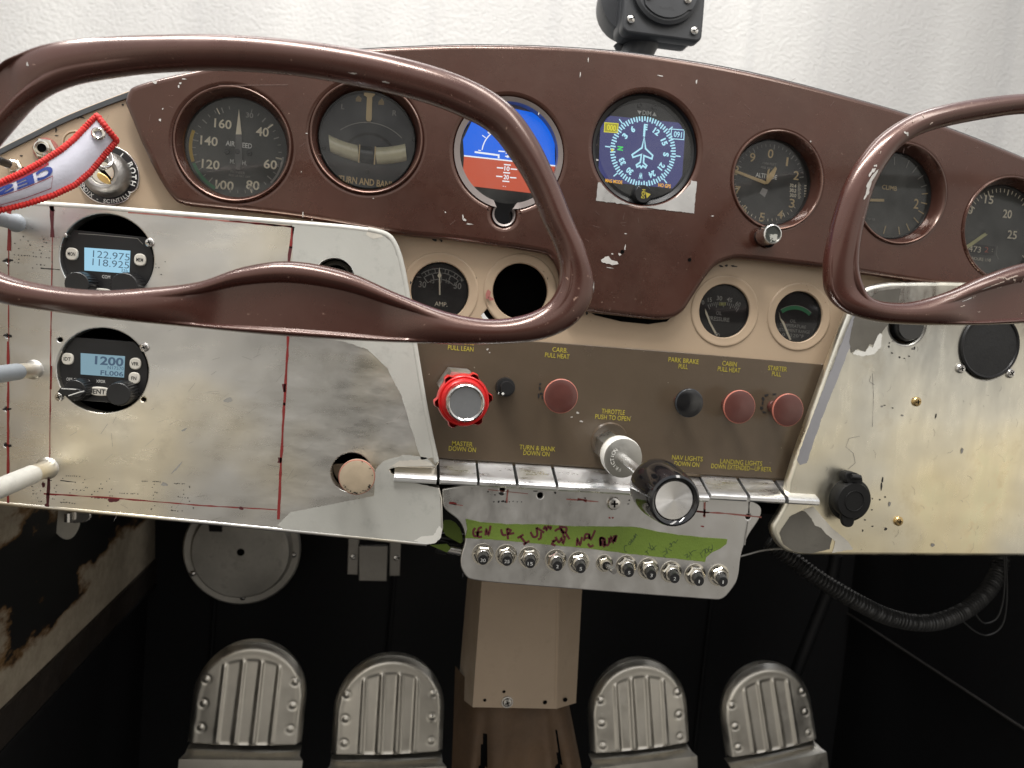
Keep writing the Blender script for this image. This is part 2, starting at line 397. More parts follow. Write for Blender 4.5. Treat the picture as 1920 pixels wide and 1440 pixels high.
def link(name, me, parent=None, loc=(0, 0, 0)):
    o = bpy.data.objects.new(name, me); COL.objects.link(o); o.location = loc
    if parent: o.parent = parent
    return o
WORLDLOC = {}
def obj(name, mb, parent=None, sharp=35, loc=None):
    vs = [Vector(v) for v in mb.world()]
    if parent: base = WORLDLOC[parent.name]
    elif loc is not None: base = Vector(loc)
    else:
        lo = Vector((min(v.x for v in vs), min(v.y for v in vs), min(v.z for v in vs))); hi = Vector((max(v.x for v in vs), max(v.y for v in vs), max(v.z for v in vs)))
        base = (lo+hi)/2
    me = bpy.data.meshes.new(name); me.from_pydata([v-base for v in vs], [], mb.f)
    for mt in mb.mats: me.materials.append(mt)
    me.polygons.foreach_set('material_index', mb.m)
    bm = bmesh.new(); bm.from_mesh(me)
    bmesh.ops.recalc_face_normals(bm, faces=bm.faces); bm.to_mesh(me); bm.free()
    if name == 'glass' and sum(p.normal.y for p in me.polygons) > 0: me.flip_normals()
    me.polygons.foreach_set('use_smooth', [True]*len(me.polygons)); me.update()
    me.set_sharp_from_angle(angle=R(sharp))
    o = link(name, me, parent, (0, 0, 0) if parent else base)
    WORLDLOC[o.name] = base
    return o
def tag(o, label=None, cat=None, group=None, kind=None):
    if label: o['label'] = label
    if cat: o['category'] = cat
    if group: o['group'] = group
    if kind: o['kind'] = kind
    return o
def thing(name, loc, label, cat, group=None):
    o = bpy.data.objects.new(name, None); COL.objects.link(o); o.location = loc; o.empty_display_size = .01
    WORLDLOC[o.name] = Vector(loc)
    return tag(o, label, cat, group)
def circ(px, py, rpx, d, n=64, k=1.0):
    c = P(px, py, d); r = rpx*S(px, py, d)*k
    return [(c[0]+r*math.cos(2*math.pi*i/n), c[1]+r*math.sin(2*math.pi*i/n)) for i in range(n)]
def chaikin(pts, it=2):
    for _ in range(it):
        q = []
        for i in range(len(pts)):
            a = pts[i]; b = pts[(i+1) % len(pts)]
            q += [(a[0]*.75+b[0]*.25, a[1]*.75+b[1]*.25), (a[0]*.25+b[0]*.75, a[1]*.25+b[1]*.75)]
        pts = q
    return pts
def catmull(pts, n=8, closed=False):
    out = []; L = len(pts)
    rng = range(L if closed else L-1)
    for i in rng:
        if closed: p0, p1, p2, p3 = (Vector(pts[(i+k) % L]) for k in (-1, 0, 1, 2))
        else: p0, p1, p2, p3 = (Vector(pts[min(max(i+k, 0), L-1)]) for k in (-1, 0, 1, 2))
        for j in range(n):
            t = j/n
            out.append(.5*((2*p1)+(-p0+p2)*t+(2*p0-5*p1+4*p2-p3)*t*t+(-p0+3*p1-3*p2+p3)*t**3))
    if not closed: out.append(Vector(pts[-1]))
    return out
def screw(parent_mb, px, py, rpx, d, mat, slot='x', rot=.4):
    c = P(px, py, d); r = rpx*S(px, py, d)
    parent_mb.lathe(c, [(r, d), (r, d+r*.25), (r*.8, d+r*.5), (r*.35, d+r*.62), (.0001, d+r*.62)], mat, 24)
    arms = [(rot, 1)] if slot == '-' else [(rot, 1), (rot+math.pi/2, 1)]
    L_ = r*(.8 if slot == '-' else .5)
    for i, (a, _) in enumerate(arms):
        p = [(c[0]-L_*math.cos(a), c[1]-L_*math.sin(a)), (c[0]+L_*math.cos(a), c[1]+L_*math.sin(a))]
        parent_mb.ribbon(p, r*.24, d+r*.66+i*.00003, VOID)

# ------------------------------------------------------------------ the setting
mb = MB()
nx, nz_ = 30, 20
mb.add([(-3+6.6*i/nx, -1.2+4.4*j/nz_, -2.1-.01*math.sin(i*2.1)) for j in range(nz_+1) for i in range(nx+1)],
       [[j*(nx+1)+i, j*(nx+1)+i+1, (j+1)*(nx+1)+i+1, (j+1)*(nx+1)+i] for j in range(nz_) for i in range(nx)], HANGAR)
tag(obj('hangar_wall', mb), kind='structure')
FW = .66                                        # firewall distance behind the panel
wl = P(290, 1060, -FW)[0]                       # side wall
wr = P(1590, 1150, -FW)[0]
mb = MB(); mb.box(wl-.3, wr+.4, -.9, -.02, -FW, -FW-.01, BLACK_OR_SHADE)
for k in range(4): mb.tube([(wl+.1+.3*k, -.9, -FW+.004), (wl+.1+.3*k, -.02, -FW+.004)], .004, BLACK_OR_SHADE, 8)
for px, py in ((1395, 1322), (1400, 1378), (850, 1355), (770, 1285), (1325, 1225), (1560, 1075), (960, 1160)):
    c = P(px, py, -FW); mb.lathe(c, [(.004, -FW), (.0035, -FW+.002), (.0001, -FW+.003)], BLACK_OR_SHADE, 10)
tag(obj('firewall', mb), kind='structure')
mb = MB(); mb.box(wl-.3, wr+.8, -.93, -.90, .35, -FW, BLACK_OR_SHADE)
tag(obj('floor', mb), kind='structure')
# left cabin wall with peeling paint
vb = P(290, 1060, -FW)[1]
mb = MB()
ny, nv = 24, 14
mb.add([(wl-.004*math.sin(j*.5), vb+.012+(.50)*j/nv, .30-(FW+.30)*i/ny) for j in range(nv+1) for i in range(ny+1)],
       [[j*(ny+1)+i, j*(ny+1)+i+1, (j+1)*(ny+1)+i+1, (j+1)*(ny+1)+i] for j in range(nv) for i in range(ny)], PEEL)
sw = thing('side_wall', (wl, 0, vb), 'cabin side wall with cream paint peeling off black below the left panel', 'wall')
pw = obj('wall_skin', mb, sw)
mb = MB(); mb.box(wl-.012, wl+.004, vb-.030, vb+.012, .30, -FW, RUST); mb.box(wl-.012, wl+.006, vb-.036, vb-.030, .30, -FW, BLACK_OR_SHADE)
mb.box(wl-.03, wl-.008, -.9, vb-.036, .30, -FW, BLACK_OR_SHADE)
obj('lower_trim', mb, sw)
r_ = WALLR.elements
b_ = MB()
# gradient is local z (0 at the bottom of the wall, up) + .34*noise
r_[0].position = .262; r_[0].color = (0, 0, 0, 1); r_[1].position = .268; r_[1].color = (1, 1, 1, 1)
q_ = WALLR.elements.new(.352); q_.color = (1, 1, 1, 1); q_ = WALLR.elements.new(.358); q_.color = (0, 0, 0, 1)
r_ = WALLR2.elements
r_[0].position = .245; r_[0].color = (0, 0, 0, 1); r_[1].position = .262; r_[1].color = (1, 1, 1, 1)
q_ = WALLR2.elements.new(.362); q_.color = (1, 1, 1, 1); q_ = WALLR2.elements.new(.376); q_.color = (0, 0, 0, 1)
# small hinge bracket on the wall
t_ = thing('hinge_bracket', P3(120, 985, -.30), 'small pale plate and hinge on the peeling side wall', 'bracket')
mb = MB(); mb.sheet([chaikin(PP([(88, 940), (150, 940), (150, 985), (135, 1012), (115, 1012), (92, 985)], -.30), 2)], -.30, .004, CREAMY, .001)
obj('plate', mb, t_)
mb = MB(); mb.sheet([chaikin(PP([(120, 955), (170, 955), (170, 980), (120, 982)], -.29), 2)], -.29, .005, STEEL, .001)
mb.tube([(*P(128, 962, -.285), -.285), (*P(128, 978, -.285), -.285)], .004, STEEL, 10); obj('hinge', mb, t_)
# right lower wall
vr = P(1590, 1150, -FW)[1]
mb = MB(); mb.box(wr, wr+.01, vr, .1, .1, -FW, BLACK_OR_SHADE); mb.box(wr+.005, wr+.02, -.9, vr, .3, -FW, BLACK_OR_SHADE)
mb.tube([(wr-.001, vr, .3), (wr-.001, vr, -FW)], .0022, plain('dark_bead', (.035, .032, .030), .5), 8)
tag(obj('lower_side_panel', mb), 'black lower side panel with a thin grey bead running down to the right corner', 'wall panel')
# cowl deck behind the panel top
TOP = [(-260, 480), (-120, 360), (-40, 306), (0, 283), (60, 253), (130, 219), (235, 178), (330, 147), (450, 118), (640, 97), (800, 88), (900, 86), (1050, 90), (1200, 103), (1400, 136), (1600, 187), (1750, 232), (1920, 299), (2100, 380), (2300, 512)]
mb = MB(); tp = [tuple(p) for p in catmull(PP(TOP, .0), 4)]; n = len(tp)
vs = [(u, v+.0006, d) for d in (.002, -FW) for u, v in tp]+[(u, v-.0035, d) for d in (.002, -FW) for u, v in tp]
fs = []
for i in range(n-1):
    fs += [[i, i+1, n+i+1, n+i], [2*n+i, 2*n+i+1, 3*n+i+1, 3*n+i], [i, i+1, 2*n+i+1, 2*n+i]]
mb.add(vs, fs, plain('cowl_grey', (.06, .065, .07), .5))
tag(obj('cowl_deck', mb), 'thin dark metal cowl deck running forward behind the top edge of the panel', 'cowl')

# ------------------------------------------------------------------ instrument panel
panel = thing('instrument_panel', (0, 0, 0), 'beige instrument panel with a raised maroon upper part and brown lower strip', 'instrument panel')
MD = .013       # maroon face depth
# beige sheet
beige = [tuple(p) for p in catmull(PP([(-260, 480), (-120, 353), (-40, 299), (0, 277), (60, 247), (130, 213), (235, 172)], 0), 4)]
beige += PP([(330, 142), (640, 112), (1200, 120), (1600, 200), (1920, 306), (2300, 530), (2300, 900), (1480, 905), (825, 866), (-260, 900)], 0)
rad_hole = lambda a, b, r: circ(a, b, r, 0)
hol = [circ(825, 546, 54, 0), circ(1359, 583, 50, 0), circ(1498, 594, 47.5, 0)]
# empty instrument hole with a side notch at its lower left
eh = []
c = P(976, 546, 0); r0 = 52*S(976, 546)
for i in range(56):
    a = R(-130+262*0) + 0
for i in range(49):
    a = R(-118 + (360-70)*i/48); eh.append((c[0]+r0*math.cos(a), c[1]+r0*math.sin(a)))
k = S(976, 546)
eh += [(c[0]-56*k, c[1]-34*k), (c[0]-70*k, c[1]-52*k), (c[0]-60*k, c[1]-66*k), (c[0]-38*k, c[1]-58*k)]
hol.append(eh)
hol += [circ(437, 270, 118, 0), circ(688, 257, 112, 0), circ(952, 330, 118, 0), circ(1212, 279, 108, 0), circ(1458, 338, 92, 0), circ(1690, 363, 92, 0), circ(1892, 430, 95, 0)]
hol += [circ(627, 522, 48, 0), circ(660, 887, 48, 0), circ(204, 487, 86, 0), circ(198, 690, 86, 0)]
mb = MB(); mb.sheet([beige]+hol, 0, .004, BEIGE, .001)
for (a, b, r) in ((825, 546, 54), (976, 546, 52), (1359, 583, 50), (1498, 594, 47.5)):
    c = P(a, b, 0); k = S(a, b)
    mb.lathe(c, [(r*1.36*k, -.0003), (r*1.33*k, .0007), (r*1.30*k, .0010), (r*1.25*k, .0008), (r*1.12*k, .0003), (r*1.03*k, .0002), (r*1.0*k, -.001), (r*k, -.004)], BEIGE, 64)
rnd = random.Random(3)
for px, py, rx, ry in ((815, 449, 4, 4), (827, 449, 3, 4.5), (893, 541, 3, 6), (892, 522, 2, 2), (1352, 499, 4, 2), (1362, 498, 3, 2), (1376, 499, 6, 1.6), (146, 217, 3, 5), (153, 220, 6, 1.5), (105, 243, 1.5, 5), (106, 254, 3, 1), (45, 315, 4, 2.5), (230, 196, 2, 2), (165, 205, 2, 1), (790, 600, 2, 2), (770, 530, 1.5, 3), (1100, 587, 3, 3), (1015, 497, 2, 1.2), (1020, 507, 1.2, 3), (1032, 528, 1.2, 3), (1027, 521, 1, 3)):
    k = S(px, py); mb.blob(P(px, py, .0003), rx*k, ry*k, .0003, INK, int(px), 12)
for px, py, rx, ry in ((915, 552, 5, 8), (920, 560, 5, 4)):
    k = S(px, py); mb.blob(P(px, py, .0026), rx*k, ry*k, .0026, MARKP, px, 12)
for px, py, rx, ry in ((40, 292, 3, 1.2),):
    k = S(px, py); mb.blob(P(px, py, .0003), rx*k, ry*k, .0003, INK, px)
mb.poly(PP([(1095, 578), (1150, 589), (1225, 596), (1262, 592), (1250, 603), (1215, 608), (1165, 603), (1115, 591)], .0004), .0004, VOID)  # gap and its shadow under the maroon edge, painted as a flat black patch
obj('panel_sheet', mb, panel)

# maroon raised part
mar = catmull(PP([(232, 190), (238, 170), (255, 157), (330, 137), (450, 114), (640, 92), (800, 83), (900, 81), (1050, 85), (1200, 98), (1400, 131), (1600, 181), (1750, 226), (1920, 292), (2100, 372), (2300, 505)], MD), 5)
mar = [tuple(p) for p in mar]
low = PP([(2300, 640), (1920, 553), (1760, 535), (1560, 505), (1405, 487), (1370, 488), (1345, 498), (1325, 520), (1300, 558), (1283, 583), (1262, 596), (1230, 599), (1160, 592), (1100, 584), (1068, 572), (1056, 548), (1048, 510), (1034, 484), (1005, 472), (850, 450), (750, 440), (560, 408), (420, 392), (345, 383), (318, 366), (290, 322), (262, 264)], MD)
low = [tuple(p) for p in catmull(low, 4)]
holes = [circ(437, 270, 103, MD), circ(688, 257, 101, MD), circ(1458, 338, 86, MD), circ(1690, 363, 88, MD), circ(1892, 430, 92, MD)]
# attitude indicator hole with the small knob notch below it
def keyhole(px, py, r, nx_, ny_, nr, d):
    c = P(px, py, d); k = S(px, py, d); c2 = P(nx_, ny_, d)
    out = []; ang = math.atan2(c2[1]-c[1], c2[0]-c[0]); half = .24
    for i in range(73):
        a = ang+half+(2*math.pi-2*half)*i/72; out.append((c[0]+r*k*math.cos(a), c[1]+r*k*math.sin(a)))
    for i in range(19):
        a = ang-R(125)+R(250)*i/18; out.append((c2[0]+nr*k*math.cos(a), c2[1]+nr*k*math.sin(a)))
    return out
holes.append(keyhole(955, 287, 102, 945, 402, 22, MD))
holes.append(circ(1212, 279, 102, MD))
mb = MB(); mb.sheet([mar+low]+holes, MD, .0105, MAROON, .0045, 4)
LIP_GLINT = paint('worn_lip_highlight', (.15, .085, .065), .3, .7, metal=.5, dirt=.9)  # thin rim highlight painted onto the lip, broken up by edge wear
def ring(px, py, ro, ri, mat=MAROON, dr=.010, lip=.0025):
    c = P(px, py, MD); k = S(px, py, MD)
    mb.lathe(c, [((ro+2)*k, MD-.0045), (ro*k, MD-.0004), ((ro-1.5)*k, MD+lip*.45), ((ro-3)*k, MD+lip*.55)], mat, 96)
    mb.lathe(c, [((ro-3)*k, MD+lip*.55), ((ro-4.6)*k, MD+lip*.40)], LIP_GLINT, 96)
    mb.lathe(c, [((ro-4.6)*k, MD+lip*.40), ((ro-7)*k, MD-.0005), ((ri+2)*k, MD-dr*.85), (ri*k, MD-dr), (ri*k, MD-dr-.002)], mat, 96)
ring(437, 270, 107, 94); ring(688, 257, 105, 92); ring(1458, 338, 93, 80, dr=.012); ring(1690, 363, 95, 80, dr=.013); ring(1892, 430, 99, 84, dr=.013)
# bare metal edge round the attitude indicator
c = P(955, 287, MD); k = S(955, 287, MD)
kh0 = keyhole(955, 287, 103.5, 945, 402, 22, MD); kh1 = keyhole(955, 287, 93, 945, 402, 19, MD-.003)
n = len(kh0); dull = paint('dull_bare_rim', (.22, .19, .18), .4, .1, metal=.5)
mb.add([(q[0], q[1], MD-.0005) for q in kh0]+[(q[0], q[1], MD-.0015) for q in kh1]+[(q[0], q[1], MD-.010) for q in kh1], [[a*n+i, a*n+(i+1) % n, (a+1)*n+(i+1) % n, (a+1)*n+i] for a in (0, 1) for i in range(n)], dull)
# worn marks
def blobs(lst, d, mat, sc=1.0):
    for i, (px, py, rx, ry) in enumerate(lst):
        k = S(px, py, d); mb.blob(P(px, py, d), rx*k*sc, ry*k*sc, d, mat, int(px*7+py), 16)
FM = MD+.0003
def pxpoly(pts, d, mat, holes=()):
    q = PP(pts, d); o = []; rj = random.Random(int(pts[0][0]*3+pts[0][1])); off = 0
    for a, b in zip(q, q[1:]+q[:1]):
        n = max(1, int(math.hypot(a[0]-b[0], a[1]-b[1])/.0014))
        for i in range(n):
            off = off*.75+rj.gauss(0, .00016); o.append((a[0]+(b[0]-a[0])*i/n+off, a[1]+(b[1]-a[1])*i/n+off*rj.uniform(-1, 1)))
    mb.poly(o, d, mat, holes)
pxpoly([(1126, 488), (1134, 482), (1141, 480), (1147, 488), (1158, 490), (1160, 495), (1150, 497), (1138, 494), (1127, 492)], FM, SCUFF)
blobs([(1148, 476, 3, 1.4), (1143, 502, 8, .8), (1172, 464, 1.5, 6), (1162, 477, 3, 3), (1173, 438, 3, 1), (290, 154, 6, 3), (338, 156, 3, 2), (335, 162, 2, 3), (300, 225, 3, 2.4), (305, 204, 1.4, 1.6), (345, 148, 5, 1.2), (868, 407, 1.6, 6), (871, 412, 4, 3), (880, 420, 8, 1.2), (568, 402, 1.2, 6), (1010, 213, 1.5, 3), (1120, 300, 2.5, 2.2), (1336, 405, 3, 1.4), (1520, 265, 2, 1.6), (585, 412, 1.5, 1.4), (835, 398, 1.4, 2), (1103, 112, 1.2, 5), (1088, 140, 1, 7), (1238, 142, 7, 1.1), (1306, 153, 2, 4), (700, 372, 1.5, 1.2), (575, 250, 2, 1.3), (565, 322, 1.4, 1.2)], FM, SCUFF, .8)
hz = random.Random(11)
SC2 = paint('fine_scratch', (.16, .10, .085), .4, .2)
for _ in range(46):
    px, py = hz.choice([(1350, 200), (1390, 215), (1100, 320), (1240, 440), (590, 290), (800, 430), (1720, 270), (1790, 310), (300, 230), (1150, 420), (1480, 190)])
    px += hz.gauss(0, 30); py += hz.gauss(0, 22); a = hz.choice([.7, -.8, -1.2, .2])+hz.gauss(0, .3); L_ = hz.uniform(3, 16)
    mb.ribbon(PP([(px, py), (px+L_*math.cos(a), py+L_*math.sin(a))], FM), hz.uniform(.4, .9)*.0003, FM, SC2)
mb.ribbon(PP([(410, 160), (540, 159)], FM), .0004, FM, SC2)
# bare patch under the heading indicator
pxpoly([(1121, 342), (1117, 376), (1165, 382), (1240, 393), (1301, 400), (1306, 341), (1296, 338)]+[(1211+104*math.cos(R(a)), 281+106*math.sin(R(a))) for a in range(37, 146, 6)], FM, ALU3)
for px, py, r in ((1167, 472, 3.6), (1293, 487, 3.4)): mb.disc(P(px, py, FM), r*S(px, py, FM), FM+.0001, VOID, 14)
mb.disc(P(1438, 452, FM), 13*S(1438, 452, FM), FM+.0030, VOID, 24)
obj('maroon_upper_panel', mb, panel)

# brown strip with yellow lettering
BD = .004
br = PP([(740, 627), (1020, 641), (1280, 661), (1546, 684), (1478, 899), (1100, 876), (790, 857), (740, 854)], BD)
mb = MB(); mb.sheet([br, circ(1137, 836, 14, BD, 24), circ(853, 705, 14, BD, 24)], BD, .0035, BROWN, .0006)
# raised dimples behind the knobs
def dimple(px, py, r, h=.0015, mat=BROWN):
    c = P(px, py, BD); k = S(px, py, BD)
    mb.lathe(c, [(r*k, BD-.0002), (r*.92*k, BD+h), (r*.8*k, BD+h*.7), (r*.6*k, BD+.0002)], mat, 48)
dimple(1143, 828, 37, .0018)
T = BD+.0003
def TX(body, px, py, h, w, mat=YEL, d=T, rot=0.0, bold=.0, m_=None, mirror=False, ital=0.0):
    k = S(px, py, d); (m_ or mb).text(body, P(px, py, d), h*k, d, mat, w*k if w else None, rot, bold, mirror, ital=ital)
for body, x, y, w in (('MIXTURE', 866, 641, 46), ('PULL LEAN', 864, 653, 48), ('CARB.', 1050, 656, 29), ('PULL HEAT', 1045, 667, 47), ('THROTTLE', 1150, 772, 45), ('PUSH TO OPEN', 1149, 783, 68),
                      ('PARK BRAKE', 1282, 676, 60), ('PULL', 1281, 687, 18), ('CABIN', 1368, 682, 29), ('PULL HEAT', 1367, 693, 45), ('STARTER', 1458, 691, 38), ('PULL', 1456, 701, 18),
                      ('MASTER', 867, 832, 39), ('DOWN ON', 867, 842, 51), ('TURN & BANK', 1008, 840, 69), ('DOWN ON', 1006, 850, 50),
                      ('NAV LIGHTS', 1289, 859, 61), ('DOWN ON', 1288, 870, 49), ('LANDING LIGHTS', 1390, 867, 84), ('DOWN EXTENDED—UP RETR.', 1391, 877, 122)):
    TX(body, x, y, 8.8, w, bold=.004)
TH = T
for px, py, rx, ry in ((1012, 728, 2.5, 3), (1015, 738, 3, 2), (1010, 742, 2, 4), (1017, 745, 2, 3), (1013, 720, 2, 2), (1437, 741, 4, 2.2), (1431, 748, 3, 4), (1428, 765, 3, 4), (1433, 773, 4, 2), (1452, 739, 4, 1.5), (1430, 756, 2, 3)):
    k = S(px, py, TH); mb.blob(P(px, py, TH), rx*k, ry*k, TH, INK, int(px*3+py), 12)
blobs([(914, 655, 2.4, 2), (918, 661, 2, 1), (1083, 774, 3, 2.6), (1090, 790, 4, 1.8), (1072, 782, 2.4, 1.4), (1541, 683, 1.5, 1.4)], TH, SCUFF, .8)
obj('control_strip', mb, panel)

# ------------------------------------------------------------------ left aluminium panel
LD = .025
hl = [tuple(p) for p in catmull(PP([(640, 423), (690, 430), (722, 437), (740, 452), (755, 490), (768, 555), (782, 650), (801, 770), (821, 860)], LD), 5)]
lp = PP([(-160, 372), (95, 382), (300, 397), (520, 414)], LD)+hl
lp += PP([(823, 868), (816, 878), (745, 876), (731, 880), (733, 886), (750, 899), (770, 910), (824, 915), (829, 935), (831, 990), (826, 1010), (815, 1020), (800, 1023), (600, 1003), (300, 974), (0, 946), (-160, 931)], LD)
hs = [circ(201, 484, 82, LD), circ(193, 695, 80, LD), circ(627, 520, 36, LD), circ(659, 886, 37, LD)]
for px, py in ((121, 441), (112, 637), (269, 749)): hs.append(circ(px, py, 4.5, LD, 16))
for px, py in ((14, 489), (14, 630), (12, 767), (11, 835)): hs.append(circ(px, py, 3.5, LD, 12))
mb = MB(); mb.sheet([lp]+hs, LD, .012, ALU, .0009, 2)
def edge(pts, r, d, mat): mb.tube([(*P(x, y, d), d) for x, y in [tuple(q) for q in catmull(pts, 4)]], r, mat, 12)
edge([(-160, 374), (95, 384), (300, 399), (520, 416), (640, 426), (690, 432)], .0022, LD-.0016, WHITEP)
edge([(690, 432), (722, 440), (738, 456), (751, 492), (763, 555), (777, 650), (797, 770), (815, 855), (818, 866)], .0027, LD-.0020, PRIMER)
edge([(-160, 930), (0, 943), (300, 971), (600, 1000), (800, 1020)], .0018, LD-.0012, ALU)
FL = LD+.00025
def mk(pts, wpx, mat, jit=.25, d=FL):
    mb.ribbon(PP(pts, d), wpx*S(*pts[0], d), d, mat, jit=jit)
# primer and bare patches at the right end of the panel
pxpoly([(548, 418), (600, 421), (688, 432), (716, 439), (735, 455), (748, 492), (762, 560), (776, 640), (795, 750), (812, 858), (790, 862), (770, 800), (752, 740), (725, 690), (690, 655), (640, 640), (560, 628), (546, 560), (549, 480)], FL, PRIMER, [circ(627, 520, 37, FL, 40)])
pxpoly([(520, 985), (545, 960), (640, 942), (700, 930), (705, 880), (720, 864), (760, 852), (800, 858), (816, 874), (745, 874), (728, 880), (733, 888), (752, 900), (822, 915), (826, 940), (827, 990), (812, 1014), (790, 1018), (650, 1004), (530, 992)], FL, PRIMER)
pxpoly([(800, 1020), (775, 1014), (790, 1006), (812, 1004), (822, 985), (829, 992), (826, 1008), (815, 1019)], FL+.0001, WHITEP)
pxpoly([(690, 432), (712, 436), (718, 444), (700, 448), (686, 440)], FL+.0001, CREAMY)
pxpoly([(730, 876), (748, 864), (790, 862), (808, 868), (810, 874), (745, 875)], FL+.0001, CREAMY)
# brush strokes, smudges
SMUDGEL = plain('light_smudge', (.52, .51, .48), .5, metal=.9)
def smudge(lst):
    for px, py, rx, ry, a in lst:
        k = S(px, py, FL); mb.blob(P(px, py, FL), rx*k, ry*k, FL-.00005, SMUDGEL, int(px+py), 16, a)
smudge([(428, 750, 7, 5, 0), (308, 908, 5, 4, 0), (332, 877, 12, 1.8, .9), (345, 806, 5, 2, .5)])
hr = random.Random(5)
for _ in range(110):
    px = hr.uniform(120, 760); py = hr.uniform(620, 985); a = hr.gauss(-.5, .5); L_ = hr.uniform(5, 26)
    if px > 760 or (px-193)**2+(py-695)**2 < 95**2 or (px-659)**2+(py-886)**2 < 60**2: continue
    mb.ribbon(PP([(px, py), (px+L_*math.cos(a), py+L_*math.sin(a))], FL), hr.uniform(.00006, .00018), FL, hr.choice([SMUDGE, SMUDGE, SCUFF]))
# marker lines
mk([(97, 385), (98, 445)], 5, MARKD, .5); mk([(96, 383), (99, 396)], 9, MARKD, .5)
mk([(98, 445), (95, 640), (93, 860), (91, 905)], 1.5, MARK, .5); mk([(96, 686), (95, 730)], 2.4, MARK, .6); mk([(92, 880), (89, 950)], 4.5, MARKD, .3)
mk([(17, 392), (17, 470)], 5.5, MARK, .3); mk([(15, 640), (15, 945)], 4, MARK, .3); mk([(16, 470), (16, 640)], 1.5, MARK, .4)
mk([(240, 398), (548, 425)], 2.6, MARKP, .5); mk([(430, 414), (548, 425)], 3, MARK, .5)
mk([(549, 425), (545, 465)], 5, MARK, .3); mk([(545, 462), (541, 492)], 7, MARKD, .4)
mk([(541, 620), (533, 760)], 4, MARK, .3); mk([(533, 755), (527, 860), (522, 974)], 4.6, MARK, .3); mk([(533, 720), (533, 735)], 6.5, MARKD, .4); mk([(525, 858), (524, 868)], 7, MARKD, .4)
mk([(82, 926), (200, 933), (380, 948), (519, 956)], 2.2, MARK, .5)
for px, py, rx, ry in ((212, 938, 9, 4), (452, 953, 5, 2.6), (81, 909, 2.4, 6), (88, 948, 4, 4)):
    k = S(px, py, FL); mb.blob(P(px, py, FL+.0001), rx*k, ry*k, FL+.0001, MARKD, px, 14)
# stippled punch marks
dots = [(225, 150), (210, 175), (278, 182), (330, 157), (355, 138), (370, 139), (385, 139), (400, 141), (470, 167), (450, 197), (462, 197), (565, 177), (597, 155), (615, 155), (632, 156), (650, 156), (668, 156), (688, 158), (718, 160), (763, 188), (747, 215), (770, 257), (785, 262), (656, 278), (690, 281), (725, 284), (755, 286), (630, 308), (985, 182), (960, 203), (908, 228), (895, 268), (920, 270), (1003, 275), (985, 300), (990, 335), (1010, 336), (850, 295), (880, 295), (826, 325), (826, 350), (855, 354), (875, 355), (890, 357), (918, 358), (945, 360), (960, 361), (1080, 310), (1098, 312), (1118, 312), (1145, 314), (1180, 316), (1195, 316), (1213, 312), (1240, 318), (1280, 203), (1297, 203), (1312, 203), (1325, 203), (1378, 206), (1393, 206), (1408, 206), (1422, 207), (1440, 210), (1570, 222), (1585, 226), (1600, 223), (1615, 225), (1640, 227), (1655, 226), (1388, 230), (1370, 258), (1395, 302), (1412, 307), (1380, 330), (1383, 362), (1385, 388), (1390, 425), (1362, 452), (1360, 458), (1705, 250), (1706, 260), (1652, 283), (1652, 320), (1603, 342), (1620, 347), (1640, 348), (1665, 352), (1690, 354), (1705, 383), (1740, 440), (1740, 450), (545, 392), (555, 396), (570, 392), (585, 396), (600, 393), (625, 398), (650, 402), (672, 405), (575, 370), (1543, 465), (1556, 468), (1575, 468), (1600, 472), (1640, 470), (1545, 436), (120, 242), (150, 244), (185, 245), (235, 223), (258, 227), (305, 225), (288, 250), (297, 288), (363, 289), (297, 317), (325, 317), (510, 240), (490, 265), (503, 299), (500, 330), (438, 238), (472, 362), (487, 365), (338, 353), (350, 384), (370, 386), (58, 298), (92, 270), (970, 425), (827, 322)]
for x, y in dots:
    px, py = x/4.8, y/4.8+860; k = S(px, py, FL)
    mb.blob(P(px, py, FL), hr.uniform(.7, 1.3)*k, hr.uniform(.6, 1.1)*k, FL+.0001, INK, x+y, 8, 0, .3)
d2 = [(150, 218), (132, 240), (180, 246), (95, 262), (193, 272), (280, 235), (283, 255), (297, 258), (272, 283), (120, 295), (255, 305), (213, 322), (265, 326), (320, 312), (92, 335), (118, 337), (138, 339), (158, 341), (175, 341), (190, 342), (215, 345), (232, 348), (262, 350), (298, 353), (316, 355), (120, 364), (95, 383), (118, 387), (237, 397), (262, 400), (285, 402), (210, 420), (335, 381), (20, 375), (980, 345), (985, 415), (1003, 418), (1022, 418), (1002, 395), (1062, 380), (1037, 462), (50, 405)]
for x, y in d2:
    px, py = x/3.43, y/3.43+380; k = S(px, py, FL)
    mb.blob(P(px, py, FL), hr.uniform(.8, 1.6)*k, hr.uniform(.7, 1.3)*k, FL+.0001, INK, x+y, 8, 0, .4)
mk([(76, 503), (93, 504), (112, 506)], 2.0, INK, .5)
mk([(113, 901), (140, 904), (142, 905)], 1.8, INK, .8); 
for px, py in ((9, 489), (10, 629), (9, 767), (11, 835), (20, 488), (19, 630), (17, 767), (18, 836)):
    k = S(px, py, FL); mb.blob(P(px, py, FL), 3.6*k, 2.4*k, FL, INK, px+py, 10)
ap = obj('aluminum_panel', mb)
tag(ap, 'bare aluminium sheet with red marker lines and two round radio holes, on the left', 'metal panel', 'bare aluminium panels')
def part_screw(parent, px, py, r, d, mat, slot='x', rot=.4):
    global mb
    m2 = MB(); screw(m2, px, py, r, d, mat, slot, rot); return obj('screw', m2, parent)
for px, py in ((281, 455), (271, 651)): part_screw(ap, px, py, 8.5, LD, STEEL)
part_screw(ap, 112, 744, 8, LD, STEEL)

